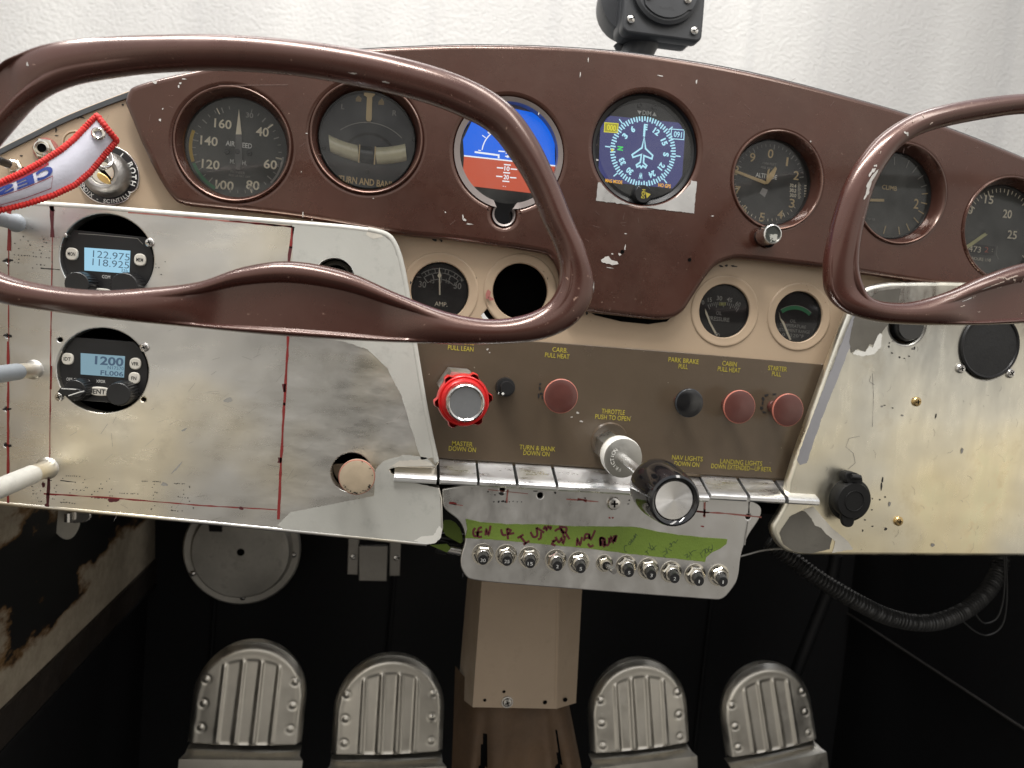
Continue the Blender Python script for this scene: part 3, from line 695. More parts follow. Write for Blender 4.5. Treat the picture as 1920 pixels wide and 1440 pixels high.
# ------------------------------------------------------------------ right aluminium panel
RD = .020
rp_ = [tuple(p) for p in catmull(PP([(1478, 905), (1497, 845), (1530, 752), (1560, 668), (1590, 590), (1606, 556), (1630, 537), (1670, 529)], RD), 5)]
rp_ += PP([(1780, 528), (2300, 545), (2300, 1052), (1920, 1044), (1520, 1042)], RD)
rp_ += [tuple(p) for p in catmull(PP([(1500, 1041), (1475, 1034), (1456, 1015), (1448, 990), (1458, 970), (1475, 940)], RD), 4)]
hs = [circ(1701, 609, 34, RD), circ(1854, 650, 58, RD), circ(1597, 936, 30, RD)]
mb = MB(); mb.sheet([rp_]+hs, RD, .010, ALU2, .0035, 3)
FR = RD+.00025
pxpoly([(1494, 862), (1512, 812), (1548, 718), (1590, 612), (1600, 590), (1615, 592), (1618, 600), (1590, 662), (1560, 735), (1530, 815), (1513, 868), (1500, 872)], FR, paint('grey_flank', (.42, .42, .45), .4, .1, metal=.8, dirt=.3))
pxpoly([(1600, 600), (1620, 565), (1650, 545), (1690, 540), (1680, 590), (1662, 610), (1648, 632), (1640, 648), (1630, 645), (1622, 660), (1608, 654), (1596, 662), (1592, 640)], FR+.0001, BARE)
pxpoly([(1636, 652), (1644, 632), (1650, 624), (1654, 628), (1652, 650), (1640, 664), (1618, 668), (1598, 664), (1604, 656), (1622, 660), (1630, 648)], FR+.0002, WHITEP)
pxpoly([(1484, 966), (1505, 957), (1530, 968), (1545, 985), (1560, 1010), (1556, 1030), (1520, 1038), (1488, 1034), (1468, 1020), (1462, 1000), (1470, 985), (1480, 970)], FR, BARE)
pxpoly([(1506, 955), (1525, 950), (1560, 990), (1590, 1015), (1600, 1030), (1560, 1037), (1566, 1015), (1548, 1000), (1540, 990), (1528, 985), (1522, 972)], FR+.0001, CREAMY)
smd = random.Random(9)
for _ in range(90):
    px = smd.uniform(1530, 1915); py = smd.uniform(640, 1030); a = smd.gauss(1.4, .6); L_ = smd.uniform(3, 20)
    if (px-1854)**2+(py-650)**2 < 75**2 or (px-1593)**2+(py-937)**2 < 60**2 or px < 1640-(py-600)*.35: continue
    mb.ribbon(PP([(px, py), (px+L_*.5*math.cos(a)+1, py+L_*.5*math.sin(a)), (px+L_*math.cos(a+.25), py+L_*math.sin(a+.25))], FR), smd.uniform(.00007, .00022), FR, smd.choice([SMUDGE, SCUFF, SMUDGE]))
for px, py, rx, ry in ((1655, 900, 1.6, 5), (1653, 912, 1.4, 8), (1668, 945, 3, 4), (1715, 653, 1.2, 4), (1712, 654, 3, 2.2), (1673, 662, 2, 1.6), (1687, 670, 2, 1.6), (1696, 672, 1.4, 1.2), (1705, 668, 2, 1.2), (1667, 650, 1.4, 2.2), (1668, 643, 1.2, 1.6), (1675, 640, 3, 1), (1700, 640, 1.6, 1.4), (1654, 762, 3, 1.4), (1659, 760, 2, 1.2), (1674, 765, 1.6, 1.4), (1692, 779, 3, 1.6), (1636, 935, 1.4, 1.2), (1650, 937, 1.8, 1.4), (1660, 932, 1.8, 1.4), (1635, 956, 1.8, 1.2), (1622, 975, 2, 1.4), (1636, 987, 2, 1.3), (1661, 992, 2.6, 3), (1618, 995, 1.4, 2), (1749, 1022, 3.5, 4), (1804, 845, 3, 5), (1755, 780, 1.2, 5)):
    k = S(px, py, FR); mb.blob(P(px, py, FR+.0001), rx*k, ry*k, FR+.0001, INK if rx < 3 else SMUDGE, int(px+py), 10)
for pts in (((1590, 880), (1604, 868), (1600, 850), (1586, 838), (1592, 822), (1612, 818)), ((1636, 700), (1638, 740), (1636, 800)), ((1633, 705), (1630, 715), (1640, 722))):
    mb.ribbon(PP(pts, FR), .0003, FR, SMUDGE, jit=.4)
ap2 = obj('aluminum_panel', mb)
tag(ap2, 'scuffed aluminium sheet with painted golden reflections, holding the black socket and round black cap, on the right', 'metal panel', 'bare aluminium panels')
for px, py, rt in ((1800, 691, .3), (1893, 700, .7)): part_screw(ap2, px, py, 9, RD, STEEL, 'x', rt)
for px, py, rt in ((1718, 753, .2), (1684, 977, .1)): part_screw(ap2, px, py, 9, RD, BRASS, 'x', rt)

# ------------------------------------------------------------------ chrome piano key switches
ks = thing('switch_key_row', P3(1140, 890, .01), 'row of worn chrome piano key switches along the bottom of the brown strip', 'switch row')
def yb(x): return 861+(x-825)*.0620
for i, (a, b, dv) in enumerate(((742, 822, 0), (828, 898, 0), (903, 970, 0), (976, 1045, 0), (1051, 1303, 0), (1306, 1334, 5), (1337, 1405, 0), (1411, 1476, 0), (1483, 1541, 0))):
    m2 = MB(); vs = []; seg = 3
    prof = [(.003, 0), (.012, -.004), (.022, -.0085), (.0265, -.0100), (.0285, -.0120), (.0285, -.0145), (.0270, -.0160), (.018, -.0162), (.003, -.0158)]
    skip = .0 if i else .012
    for s_ in (0, 1):
        x = a if s_ == 0 else b
        for d, v in prof:
            dd = max(d, skip+.003)
            u, v0 = P(x+(3 if s_ == 0 and i in (5,) else 0), yb(x)+dv, .004)
            # ends run straight back from the lip
            vs.append((P(x, yb(x), .028)[0] if True else u, v0+v, dd))
    n = len(prof)
    fs = [[j, j+1, n+j+1, n+j] for j in range(n-1)]+[[n-1, 0, n, 2*n-1], list(range(n)), [n+j for j in range(n)][::-1]]
    m2.add(vs, fs, CHROME); obj('switch_key', m2, ks, 28)
m2 = MB()
vs = []
for x in (735, 1545):
    u, v0 = P(x, yb(x), .004)
    for d, v in ((.002, -.002), (.020, -.010), (.020, -.014), (.002, -.014)): vs.append((u if x < 1000 else P(1478, 900, .004)[0], v0+v, d))
m2.add(vs, [[0, 1, 5, 4], [1, 2, 6, 5], [2, 3, 7, 6], [3, 0, 4, 7], [0, 1, 2, 3], [4, 5, 6, 7]], BLACKM); obj('backing_bar', m2, ks)

# ------------------------------------------------------------------ breaker plate
FD = .012
fp = chaikin(PP([(829, 900), (828, 945), (836, 958), (862, 976), (872, 1000), (872, 1018), (864, 1040), (863, 1062), (872, 1080), (884, 1089), (1000, 1099), (1335, 1125), (1356, 1125), (1374, 1104), (1385, 1085), (1389, 1040), (1402, 1005), (1424, 975), (1430, 955), (1420, 943), (1398, 936), (1398, 925)], FD), 2)
hs = [circ(942, 918, 5, FD, 18), circ(1013, 929, 5.5, FD, 18), circ(1403, 969, 5, FD, 18)]
mb = MB(); mb.sheet([fp]+hs, FD, .004, ALU3, .0012, 3)
FF = FD+.00025
for pts, w, mt in ((((842, 943), (856, 945)), 4, MARK), (((846, 945), (868, 948)), 1.2, MARKP), (((915, 918), (990, 926)), 1.5, MARKP), (((1062, 936), (1122, 941)), 2, MARKP), (((1083, 936), (1100, 939)), 5, MARK), (((1305, 959), (1360, 963), (1428, 970)), 2.6, MARKP), (((1306, 959), (1330, 961)), 3.4, MARK), (((1322, 938), (1321, 970)), 4, MARKP), (((1321, 955), (1320, 968)), 4.5, MARK), (((952, 918), (950, 943)), 3, MARKP), (((1405, 938), (1404, 962)), 2.6, INK), (((1402, 978), (1396, 1022)), 2.6, SMUDGE)):
    mk(pts, w, mt, .5, FF)
for px, py, rx, ry in ((1143, 971, 2.4, 1.4), (1149, 971, 2.4, 1.4), (1317, 987, 3.4, 1.4), (940, 926, 5, 3), (943, 940, 3, 2), (935, 941, 2, 2), (948, 941, 2, 2), (926, 941, 1.5, 1.2), (928, 928, 1.5, 1.2), (915, 922, 1.8, 1.2), (955, 941, 1.2, 1), (962, 940, 1.2, 1), (970, 941, 1.2, 1), (978, 941, 1.2, 1), (1004, 921, 4, 1.2), (1041, 924, 2, 2.2), (1180, 938, 2, 1.2), (1190, 940, 2, 1.2), (1178, 945, 2, 1), (1097, 934, 2, 1.2), (868, 1078, 1.5, 4)):
    k = S(px, py, FF); mb.blob(P(px, py, FF), rx*k, ry*k, FF, MARK if px in (1143, 1149, 1317) else INK, int(px+py), 10)
bp = obj('breaker_plate', mb)
tag(bp, 'flared aluminium plate under the chrome keys, holding green tape and round breakers', 'metal plate')
part_screw(bp, 1150, 943, 13, FD, STEEL, 'x', .1)
# green tape
TD = FD+.0006
mb = MB(); tp_ = [(873, 973), (901, 979), (949, 983), (1010, 983), (1078, 987), (1191, 988), (1230, 996), (1272, 1003), (1320, 1008), (1364, 1011), (1362, 1020), (1350, 1030), (1335, 1036), (1324, 1045), (1322, 1054), (1250, 1046), (1175, 1038), (1100, 1028), (1014, 1020), (940, 1013), (872, 1009), (876, 992)]
tq = PP(tp_, TD); jq = []
jr = random.Random(4)
for a, b in zip(tq, tq[1:]+tq[:1]):
    L_ = math.hypot(a[0]-b[0], a[1]-b[1]); n = max(1, int(L_/.004))
    for i in range(n): jq.append((a[0]+(b[0]-a[0])*i/n+jr.gauss(0, .00012), a[1]+(b[1]-a[1])*i/n+jr.gauss(0, .00012)))
mb.sheet([jq], TD, .0005, TAPE, .0001, 0)
WD = TD+.0001
def zz(lst, ox, oy, w, mat, sc=6.857):
    for st in lst:
        mb.ribbon([tuple(p) for p in catmull(PP([(ox+x/sc, oy+y/sc) for x, y in st], WD), 4)], w*S(1000, 1000, WD), WD, mat)
zz([[(215, 205), (190, 240), (195, 300), (235, 310), (240, 265), (215, 265)], [(300, 195), (255, 220), (250, 310), (300, 318)], [(255, 262), (305, 250)], [(345, 300), (355, 225), (385, 290), (410, 175)],
    [(545, 220), (565, 290), (610, 295)], [(620, 210), (635, 350)], [(620, 215), (670, 235), (640, 280), (715, 270)],
    [(755, 335), (835, 290)], [(795, 315), (870, 410)], [(835, 420), (910, 370)],
    [(925, 255), (960, 320), (1010, 300), (1000, 200)], [(1000, 200), (1100, 265)], [(1060, 260), (1055, 330), (1020, 355)], [(1090, 225), (1110, 190), (1130, 230), (1150, 185), (1180, 215), (1190, 180)],
    [(1235, 245), (1290, 215), (1330, 240)], [(1290, 190), (1380, 200), (1380, 250), (1330, 260), (1320, 200)], [(1370, 260), (1425, 350)], [(1200, 380), (1240, 365), (1200, 410), (1245, 430)], [(1245, 320), (1290, 390), (1320, 340), (1345, 400), (1370, 310)], [(1340, 230), (1350, 330)],
    [(1520, 435), (1525, 345), (1560, 420), (1585, 320)], [(1610, 370), (1630, 290), (1670, 290), (1680, 350)], [(1620, 340), (1670, 330)], [(1680, 280), (1700, 350), (1755, 235)], [(1665, 405), (1690, 445), (1735, 425)],
    [(1830, 440), (1825, 335), (1880, 350), (1870, 400), (1885, 430)]], 860, 960, 4.3, MARKD)
zz([[(40, 440), (35, 340), (80, 350), (60, 395), (95, 450)], [(95, 370), (110, 425), (145, 415), (150, 330)], [(165, 400), (175, 320), (205, 390), (215, 300)], [(215, 380), (240, 295)], [(225, 385), (250, 300)]], 1120, 960, 4.3, MARKD)
zz([[(385, 430), (350, 440), (350, 500), (385, 515)], [(415, 385), (400, 410), (425, 420), (430, 390), (410, 380)], [(445, 400), (430, 350), (455, 380), (460, 340), (475, 365)], [(480, 350), (470, 300), (490, 330), (490, 280), (515, 310)],
    [(610, 520), (650, 495)], [(625, 500), (660, 545)], [(665, 395), (690, 470)], [(650, 455), (725, 490)], [(690, 495), (760, 430)], [(700, 430), (745, 495)],
    [(845, 560), (880, 590)], [(840, 520), (880, 500), (885, 540), (855, 555)], [(880, 460), (910, 540)], [(905, 470), (960, 500)], [(920, 450), (960, 440), (940, 400), (930, 420)], [(940, 430), (985, 380), (1000, 400), (1035, 355)],
    [(1120, 560), (1160, 540), (1150, 590), (1185, 560), (1195, 610)], [(1180, 510), (1215, 560)], [(1190, 540), (1230, 500), (1275, 495)],
    [(1320, 520), (1350, 590)], [(1335, 530), (1380, 480), (1385, 570)], [(1390, 470), (1400, 530), (1430, 500), (1400, 465)], [(1440, 440), (1430, 490), (1460, 520), (1475, 470)], [(1475, 420), (1480, 480), (1440, 480)]], 1120, 960, 1.1, PENCIL)
tag(obj('masking_tape', mb), 'torn strip of green tape with dark red handwriting above the breaker row', 'tape', 'green tape pieces')
# loose tape and a connector behind, at the plate's left
mb = MB(); mb.sheet([chaikin(PP([(828, 975), (850, 975), (866, 995), (868, 1022), (850, 1012), (832, 1002)], -.02), 1)], -.02, .0006, TAPE, .0001, 0)
mb.sheet([PP([(805, 1022), (838, 1020), (846, 1028), (838, 1036)], -.021)], -.021, .0006, TAPE, .0001, 0)
tag(obj('masking_tape', mb), 'curled scrap of green tape in the gap left of the breaker plate', 'tape', 'green tape pieces')
mb = MB(); mb.tube([(*P(815, 1008, -.04), -.04), (*P(880, 1012, -.04), -.04)], .005, BLACKP); mb.tube([(*P(835, 1027, -.03), -.03), (*P(885, 1037, -.03), -.03)], .0045, STEEL)
mb.tube([(*P(820, 1024, -.031), -.031), (*P(838, 1028, -.031), -.031)], .006, BLACKP)
tag(obj('cable_connector', mb), 'black cable with a metal plug behind the left end of the breaker plate', 'cable')

# ------------------------------------------------------------------ instruments in the maroon panel
DD = -.001        # dial plane
GD = .0015        # glass plane
DT = DD+.0003
def inst(name, label, cat, px, py, rpx, dial=DIAL, dd=DD, gd=GD, gl=GAUGE_GLASS, md=MD):
    c = P(px, py, md); k = S(px, py, md)
    t = thing(name, (c[0], -md, c[1]), label, cat)
    m2 = MB(); m2.disc(c, rpx*k, dd, dial, 64)
    m2.lathe(c, [(rpx*k, dd-.0005), (rpx*k, gd+.0002), (rpx*k*.975, gd+.0006), (rpx*k*.965, gd-.0004), (rpx*k*.955, dd)], BLACKP, 64)
    m2.lathe(c, [(rpx*k, dd), (rpx*k*.98, dd-.05)], BLACKM, 32, cap1=True)
    m3 = MB(); m3.disc(c, rpx*k*.965, gd, gl, 64)
    return t, m2, m3, c, k
def fin(t, m2, m3, needles=()):
    obj('dial', m2, t)
    for i, nd in enumerate(needles): obj(nd[0], nd[1], t)
    obj('glass', m3, t)
def tick(m2, ctr, r1, r2, ang, w, mat, d=None, k=None):
    d = DT if d is None else d
    c = P(*ctr, d); k = S(*ctr, d) if k is None else k; a = R(ang)
    m2.ribbon([(c[0]+r1*k*math.sin(a), c[1]+r1*k*math.cos(a)), (c[0]+r2*k*math.sin(a), c[1]+r2*k*math.cos(a))], w*k, d, mat)
def arc(m2, ctr, r, a0, a1, w, mat, d=None, n=24):
    d = DT if d is None else d
    c = P(*ctr, d); k = S(*ctr, d)
    m2.ribbon([(c[0]+r*k*math.sin(R(a0+(a1-a0)*i/n)), c[1]+r*k*math.cos(R(a0+(a1-a0)*i/n))) for i in range(n+1)], w*k, d, mat)
def needle(pts, d, mat, th=.0008):
    m_ = MB(); q = PP(pts, d); m_.sheet([q], d, th, mat, .0001, 0); return m_
def tx(m2, body, px, py, h, w=None, mat=CREAM, d=None, rot=0.0, bold=0.0, ital=0.0):
    d = DT if d is None else d; k = S(px, py, d)
    m2.text(body, P(px, py, d), h*k, d, mat, w*k if w else None, rot, bold, ital=ital)

# airspeed
t, m2, m3, c, k = inst('airspeed_indicator', 'round airspeed gauge marked 40 to 160, seen through the upper left of the left yoke', 'gauge', 437, 270, 97, DIALG)
C_ = (445, 281)
m2.disc(P(*C_, DD+.0001), 84*S(*C_, DD), DD+.0001, DIALG)
for body, x, y, w in (('160', 418, 232, 31), ('40', 492, 247, 23), ('60', 507, 308, 24), ('80', 474, 347, 24), ('100', 421, 347, 33), ('120', 395, 308, 32), ('140', 392, 264, 31)): tx(m2, body, x, y, 16, w, CREAM, bold=.02)
tx(m2, '30', 468, 216, 9, 13, PGREY, bold=.02)
for a in range(10, 350, 10):
    if a == 350: continue
    big = a in (50, 90, 130, 150, 180, 210, 240, 270, 300, 330)
    tick(m2, C_, 70 if a % 30 == 0 else 74, 80, a+6, 2.2 if a % 30 == 0 else 1.3, PGREY)
for a, w in ((48, 3), (95, 3), (158, 2.4), (203, 2.4), (330, 2)): tick(m2, C_, 70, 82, a, w, CREAM)
arc(m2, C_, 83, 205, 246, 6, GREENM); arc(m2, C_, 83, 248, 288, 6, YARC); arc(m2, C_, 83, 92, 130, 4, PGREY)
tx(m2, 'AIR SPEED', 448, 271, 9, 47, WHT, bold=.02); tx(m2, 'M. P. H.', 447, 304, 8, 30, WHT, bold=.01)
tx(m2, 'PIONEER', 446, 323, 5, 26, PGREY); tx(m2, 'REG US PAT OFF', 449, 330, 4, 38, PGREY)
for x, y in ((426, 285), (468, 288)): screw(m2, x, y, 5, DT, BLACKP, '-', .5)
nd = needle([(448, 205), (453, 250), (454, 300), (450, 318), (444, 318), (440, 300), (442, 250)], .0008, plain('needle_grey', (.13, .13, .125), .5)); nd.add(*(lambda q: ([(a[0], a[1], .00085) for a in q], [list(range(len(q)))]))(PP([(448, 204), (453, 252), (442, 252)], .00085)), CREAM)
nd.disc(P(445, 284, .001), 5*S(445, 284), .001, BLACKP, 20)
fin(t, m2, m3, (('needle', nd),))

# turn and bank
t, m2, m3, c, k = inst('turn_and_bank_indicator', 'round gauge with a vertical tan bar and curved ball tube, second from the left', 'gauge', 688, 257, 93, plain('dial_blue_black', (.014, .016, .020), .5))
tx(m2, 'L', 643, 200, 9, 6, PGREY, bold=.01); tx(m2, 'R', 740, 212, 10, 8, PGREY, bold=.01)
for pts in ([(667, 190), (667, 184), (672, 179), (678, 184), (677, 191)], [(709, 196), (710, 190), (716, 184), (720, 190), (720, 197)]):
    q = PP(pts, DT); m2.poly(q, DT, plain('tan_dim', (.30, .22, .10), .6))
tx(m2, 'TURN AND BANK', 688, 341, 12, 104, TAN, bold=.025)
arc(m2, (693, 300), 48, -62, 62, 5, BLACKM, DT); arc(m2, (691, 320), 88, -40, 40, 1.5, PGREY, DT)
tb = MB()
def barc(x):  # sag of the tube
    u = (x-692)/72.0; return 291+3*u-14*u*u+(x-692)*.06
def tubeseg(x0, x1, hh, d, mat, m_):
    n = 14; vs = []
    for i in range(n+1):
        x = x0+(x1-x0)*i/n; y = barc(x)
        for j in range(7):
            a = math.pi*j/6; q = P(x-hh*math.cos(a)*.10, y-hh*math.cos(a), d); vs.append((q[0], q[1], d+.004*math.sin(a)))
    m_.add(vs, [[i*7+j, i*7+j+1, (i+1)*7+j+1, (i+1)*7+j] for i in range(n) for j in range(6)], mat)
tubeseg(618, 672, 16, DD+.0003, TUBEFL, tb); tubeseg(676, 700, 16.5, DD+.0005, plain('black_ball', (.01, .012, .016), .15), tb); tubeseg(705, 761, 16, DD+.0003, TUBEFL, tb)
for x in (673.5, 703):
    y = barc(x); q = PP([(x+1, y-17), (x-1, y+17)], .0042-.001); tb.ribbon(q, 2.4*S(x, y), .0036, TAN)
nd = needle([(683, 172), (703, 173), (703, 178), (698, 182), (697, 224), (694, 228), (688, 227), (686, 223), (688, 182), (682, 178)], .0006, TAN)
G2 = MB(); G2.disc(c, 93*k*.965, .0052, GAUGE_GLASS, 64)
for px, py in ((607, 277), (777, 262), (688, 321)): screw(m2, px, py, 4, DT, BLACKP, '-')
obj('dial', m2, t); obj('ball_tube', tb, t); obj('needle', nd, t); obj('glass', G2, t)

# attitude indicator
AD = .000
t = thing('attitude_indicator', P3(955, 287, 0), 'lit blue and orange artificial horizon screen, half hidden by the left yoke rim', 'display')
m2 = MB(); c = P(955, 290, AD); k = S(955, 290)
m2.disc(P(955, 312, AD-.0012), 135*k, AD-.0012, BLACKG, 64); obj('bezel', m2, t)
SKY = glow('screen_sky', (.004, .135, .80), .95); GND = glow('screen_ground', (.56, .085, .036), .9); WL = glow('screen_white', (.9, .95, 1), .95)
m2 = MB()
A1 = AD+.0001
m2.poly(PP([(870, 292), (868, 262), (887, 222), (960, 203), (1005, 212), (1034, 236), (1040, 262), (1041, 311)], A1), A1, SKY)
m2.poly(PP([(870, 292), (1041, 311), (1033, 342), (1012, 364), (884, 349), (868, 325)], A1), A1, GND)
A2 = A1+.0001
def ap_(pts, w, mat=WL, d=A2): m2.ribbon(PP(pts, d), w*S(950, 290), d, mat)
ap_([(870, 292), (1041, 311)], 2.4)
arc(m2, (953, 291), 50, -86, 90, 2, WL, A2, 30)
for a in (-88, -60, -45, -30, -20, -10, 0, 10, 20, 30, 45, 60): tick(m2, (953, 291), 52, 60 if a % 30 == 0 else 57, a, 1.6, WL, A2)
m2.disc(P(917, 248, A2), 2.6*k, A2, WL, 12)
ap_([(890, 285), (935, 291), (935, 297)], 3.2); ap_([(967, 302), (967, 294), (1012, 299)], 3.2)
ap_([(947, 293), (957, 294)], 2); m2.disc(P(952, 293.5, A2), 2.4*k, A2, WL, 12)
for y, w, s_ in ((278, 12, 0), (261, 12, 0), (268, 40, 20), (285, 38, 10), (309, 13, 0), (316, 38, 10), (324, 13, 0), (332, 38, 20), (340, 13, 0)):
    x = 953-(y-290)*.09
    if s_:
        ap_([(x-w/2, y-w/2*.09), (x-7, y-.7)], 2.2); ap_([(x+7, y+.7), (x+w/2, y+w/2*.09)], 2.2)
        m2.text(str(s_), P(x, y, A2), 8*k, A2, WL, 10*k, bold=.02)
    else: ap_([(x-w/2, y-w/2*.09), (x+w/2, y+w/2*.09)], 2.2)
m2.text('..', P(946, 346, A2), 8*k, A2, WL, 6*k)
obj('screen', m2, t)
m3 = MB(); m3.disc(P(955, 288, AD+.003), 92*S(955, 288, AD), AD+.003, GAUGE_GLASS, 64); obj('glass', m3, t)

# heading indicator
HDP = .004
t = thing('heading_indicator', P3(1212, 279, 0), 'lit round compass display with a white aeroplane outline and yellow 000 box', 'display')
m2 = MB(); c = P(1211, 279, MD); k = S(1211, 279, MD)
m2.lathe(c, [(101.5*k, MD-.002), (101.5*k, HDP+.002), (92*k, HDP), (90*k, HDP-.0004)], BLACKP, 96); m2.disc(c, 92*k, HDP-.0005, BLACKP, 96)
F1 = HDP-.0002
for x, y in ((1200, 198), (1227, 201)): m2.lathe(P(x, y, F1), [(5*k, F1), (5*k, F1+.001), (3.5*k, F1+.001), (3.4*k, F1)], BLACKP, 20, cap1=True)
m2.text('DIM', P(1213, 212, F1), 8*k, F1, WHT, 17*k, bold=.01)
m2.poly(PP([(1195, 207), (1203, 208), (1199, 215)], F1), F1, WHT); m2.poly(PP([(1223, 217), (1231, 218), (1227, 210)], F1), F1, WHT)
obj('bezel', m2, t)
SB = glow('screen_slate', (.040, .045, .165), .9); CY = glow('screen_cyan', (.42, .78, .92), 1.0); YL = glow('screen_yellow', (.72, .66, .03), .95); GR = glow('screen_green', (.05, .75, .12), .9); OR = glow('screen_orange', (.85, .42, .03), .95)
m2 = MB(); H1 = HDP-.0001
m2.poly(PP([(1144, 217), (1272, 230), (1285, 244), (1278, 346), (1264, 354), (1148, 342), (1137, 338), (1122, 318), (1126, 229)], H1), H1, SB)
H2 = H1+.00012; C_ = (1206, 284); k = S(*C_, H2); c = P(*C_, H2)
for i in range(72):
    a = i*5+2
    tick(m2, C_, 56 if i % 2 else 54, 64, a, 2.7, CY, H2, k)
for a in (45, 90, 135, 225, 270, 315): tick(m2, C_, 64, 74, a+4-4, 2.2, CY, H2, k)
for a, s_ in ((-33, '6'), (0, 'E'), (29, '12'), (60, '15'), (90, 'S'), (121, '21'), (151, '24'), (180, 'W'), (210, '30'), (239, '33'), (270, 'N'), (302, '3')):
    a2 = R(a); m2.text(s_, (c[0]+45*k*math.sin(a2), c[1]+45*k*math.cos(a2)), 10*k, H2, GR if s_ == 'N' else CY, (12.5 if len(s_) > 1 else 7.5)*k, -a2, .05)
m2.ribbon(PP([(1209, 236), (1207.5, 256)], H2), 4*k, H2, CY)
pl = [(675, 545), (692, 680), (775, 760), (765, 800), (672, 762), (667, 845), (705, 880), (690, 905), (660, 880), (640, 905), (625, 880), (592, 897), (583, 872), (630, 840), (642, 750), (545, 782), (533, 752), (650, 670)]
m2.ribbon(PP([(1100+x/6.26, 170+y/6.26) for x, y in pl], H2), 3.0*k, H2, CY, closed=True)
H3 = H2+.0001
def box_(x0, y0, x1, y1, mat, body):
    sl = .075; q = [(x0, y0), (x1, y0+sl*(x1-x0)), (x1-1, y1+sl*(x1-x0)), (x0-1, y1)]
    m2.ribbon(PP(q, H3), 1.6*k, H3, mat, closed=True); m2.text(body, P((x0+x1)/2, (y0+y1)/2+1, H3), 10*k, H3, mat, (x1-x0-8)*k, 0, .02)
box_(1134, 230, 1159, 247, YL, '000'); box_(1259, 242, 1283, 260, CY, '091')
q = [(1134, 230), (1159, 232), (1158, 249), (1133, 247)]; m2.poly(PP(q, H2), H2, glow('screen_dark_yellow', (.35, .32, .01), .9))
m2.poly(PP([(1146, 278), (1152, 281), (1146, 285)], H3), H3, YL)
m2.text('MAG MODE', P(1151, 340, H3), 6*k, H3, OR, 33*k, 0, .03); m2.text('NO GPS', P(1246, 348, H3), 6.4*k, H3, OR, 25*k, 0, .03)
obj('screen', m2, t)
m3 = MB(); m3.disc(P(1211, 279, HDP+.0012), 91*S(1211, 279, HDP), HDP+.0012, GAUGE_GLASS, 64); obj('glass', m3, t)
m2 = MB(); d0 = HDP; c = P(1206, 364, d0+.006); k = S(1206, 364, d0+.006)
m2.lathe(c, [(20*k, d0-.0004), (18*k, d0+.002), (17*k, d0+.006), (15.5*k, d0+.0068), (.0001, d0+.0068)], BLACKP, 40)
m2.text('HDG', (c[0]-.5*k, c[1]), 6.5*k, d0+.007, YEL, 17*k, R(-92), .03)
m2.poly(PP([(1210, 360), (1220, 364), (1213, 372)], d0+.007), d0+.007, YEL); obj('knob', m2, t)

# altimeter
t, m2, m3, c, k = inst('altimeter', 'round altimeter with tan numerals 0 to 9 and a small silver knob below', 'gauge', 1458, 338, 82, plain('dial_altimeter', (.022, .022, .021), .55), dd=-.001)
for s_, x, y in (('0', 1445, 288), ('1', 1476, 303), ('2', 1493, 329), ('3', 1485, 381), ('4', 1463, 402), ('5', 1429, 407), ('6', 1395, 392), ('7', 1383, 357), ('8', 1380, 319), ('9', 1411, 295)): tx(m2, s_, x, y, 16, 4 if s_ == '1' else 11, TAN, bold=.01)
C_ = (1442, 343)
for i in range(50):
    a = i*7.2+2
    if 80 < a < 118: continue
    tick(m2, C_, 66 if i % 5 else 62, 71, a, 1.2 if i % 5 else 1.8, CREAM if 100 < a < 260 else PGREY)
tx(m2, 'ALTITUDE', 1437, 330, 8, 43, WHT, bold=.02); tx(m2, '1000 FEET', 1443, 307, 4, 28, PGREY); tx(m2, 'PER REV', 1438, 315, 4, 24, PGREY)
for i in range(3): tx(m2, ('30.4', '30.2', '30.0')[i], 1487, 348+i*9, 6, 13, CREAM, bold=.03)
for i in range(13): m2.ribbon(PP([(1496, 343+i*2.4), (1500+(i % 3), 343.4+i*2.4)], DT), .9*k, DT, CREAM)
for i in range(5): m2.ribbon(PP([(1508, 348+i*5), (1512, 348.4+i*5)], DT), 2*k, DT, CREAM)
m2.poly(PP([(1430, 352), (1440, 356), (1434, 370), (1424, 362)], DT), DT, GREYCAST)
n1 = needle([(1437, 340), (1376, 317), (1373, 321), (1435, 346)], .0005, TAN); n2 = needle([(1436, 345), (1440, 318), (1444, 316), (1441, 328), (1454, 312), (1457, 316), (1451, 332), (1440, 345)], .0009, TAN)
fin(t, m2, m3, (('long_needle', n1), ('short_needle', n2)))
m2 = MB(); c = P(1449, 439, MD+.020); k = S(1449, 439, MD+.020)
m2.lathe(c, [(14*k, MD-.012), (14*k, MD+.006)], BLACKP, 32)
m2.lathe(c, [(10*k, MD+.004), (18*k, MD+.006), (18.6*k, MD+.018), (18*k, MD+.020), (16*k, MD+.0205), (15*k, MD+.0195)], STEEL, 48, wob=lambda a: 1+.012*math.sin(a*30))
m2.lathe(c, [(15*k, MD+.0195), (.0001, MD+.0195)], paint('worn_black_disc', (.03, .035, .03), .4, .3, chips=(.4, .4, .36), chip_d=.58), 32)
obj('adjusting_knob', m2, t)

# climb
t, m2, m3, c, k = inst('climb_indicator', 'round gauge marked CLIMB seen through the right yoke', 'gauge', 1690, 363, 82, DIALG, dd=-.002)
C_ = (1677, 368)
tx(m2, 'CLIMB', 1668, 352, 8, 31, TAN, bold=.01); tx(m2, '2', 1718, 382, 18, 10, TAN, bold=.01)
for a in (-8, 17, 33, 50, 66, 79, 95, 111, 127, 146, 163, 190): tick(m2, C_, 57, 72, a, 1.9 if a > 70 else 1.4, TAN if a > 70 else PGREY)
nd = needle([(1600, 372), (1658, 373), (1658, 378), (1600, 377)], .0002, TAN); m2.disc(P(1677, 410, DT), .0001, DT, PGREY, 8)
for a in (60,): pass
tx(m2, 'FEET PER', 1634, 411, 4, 16, PGREY)
fin(t, m2, m3, (('needle', nd),))

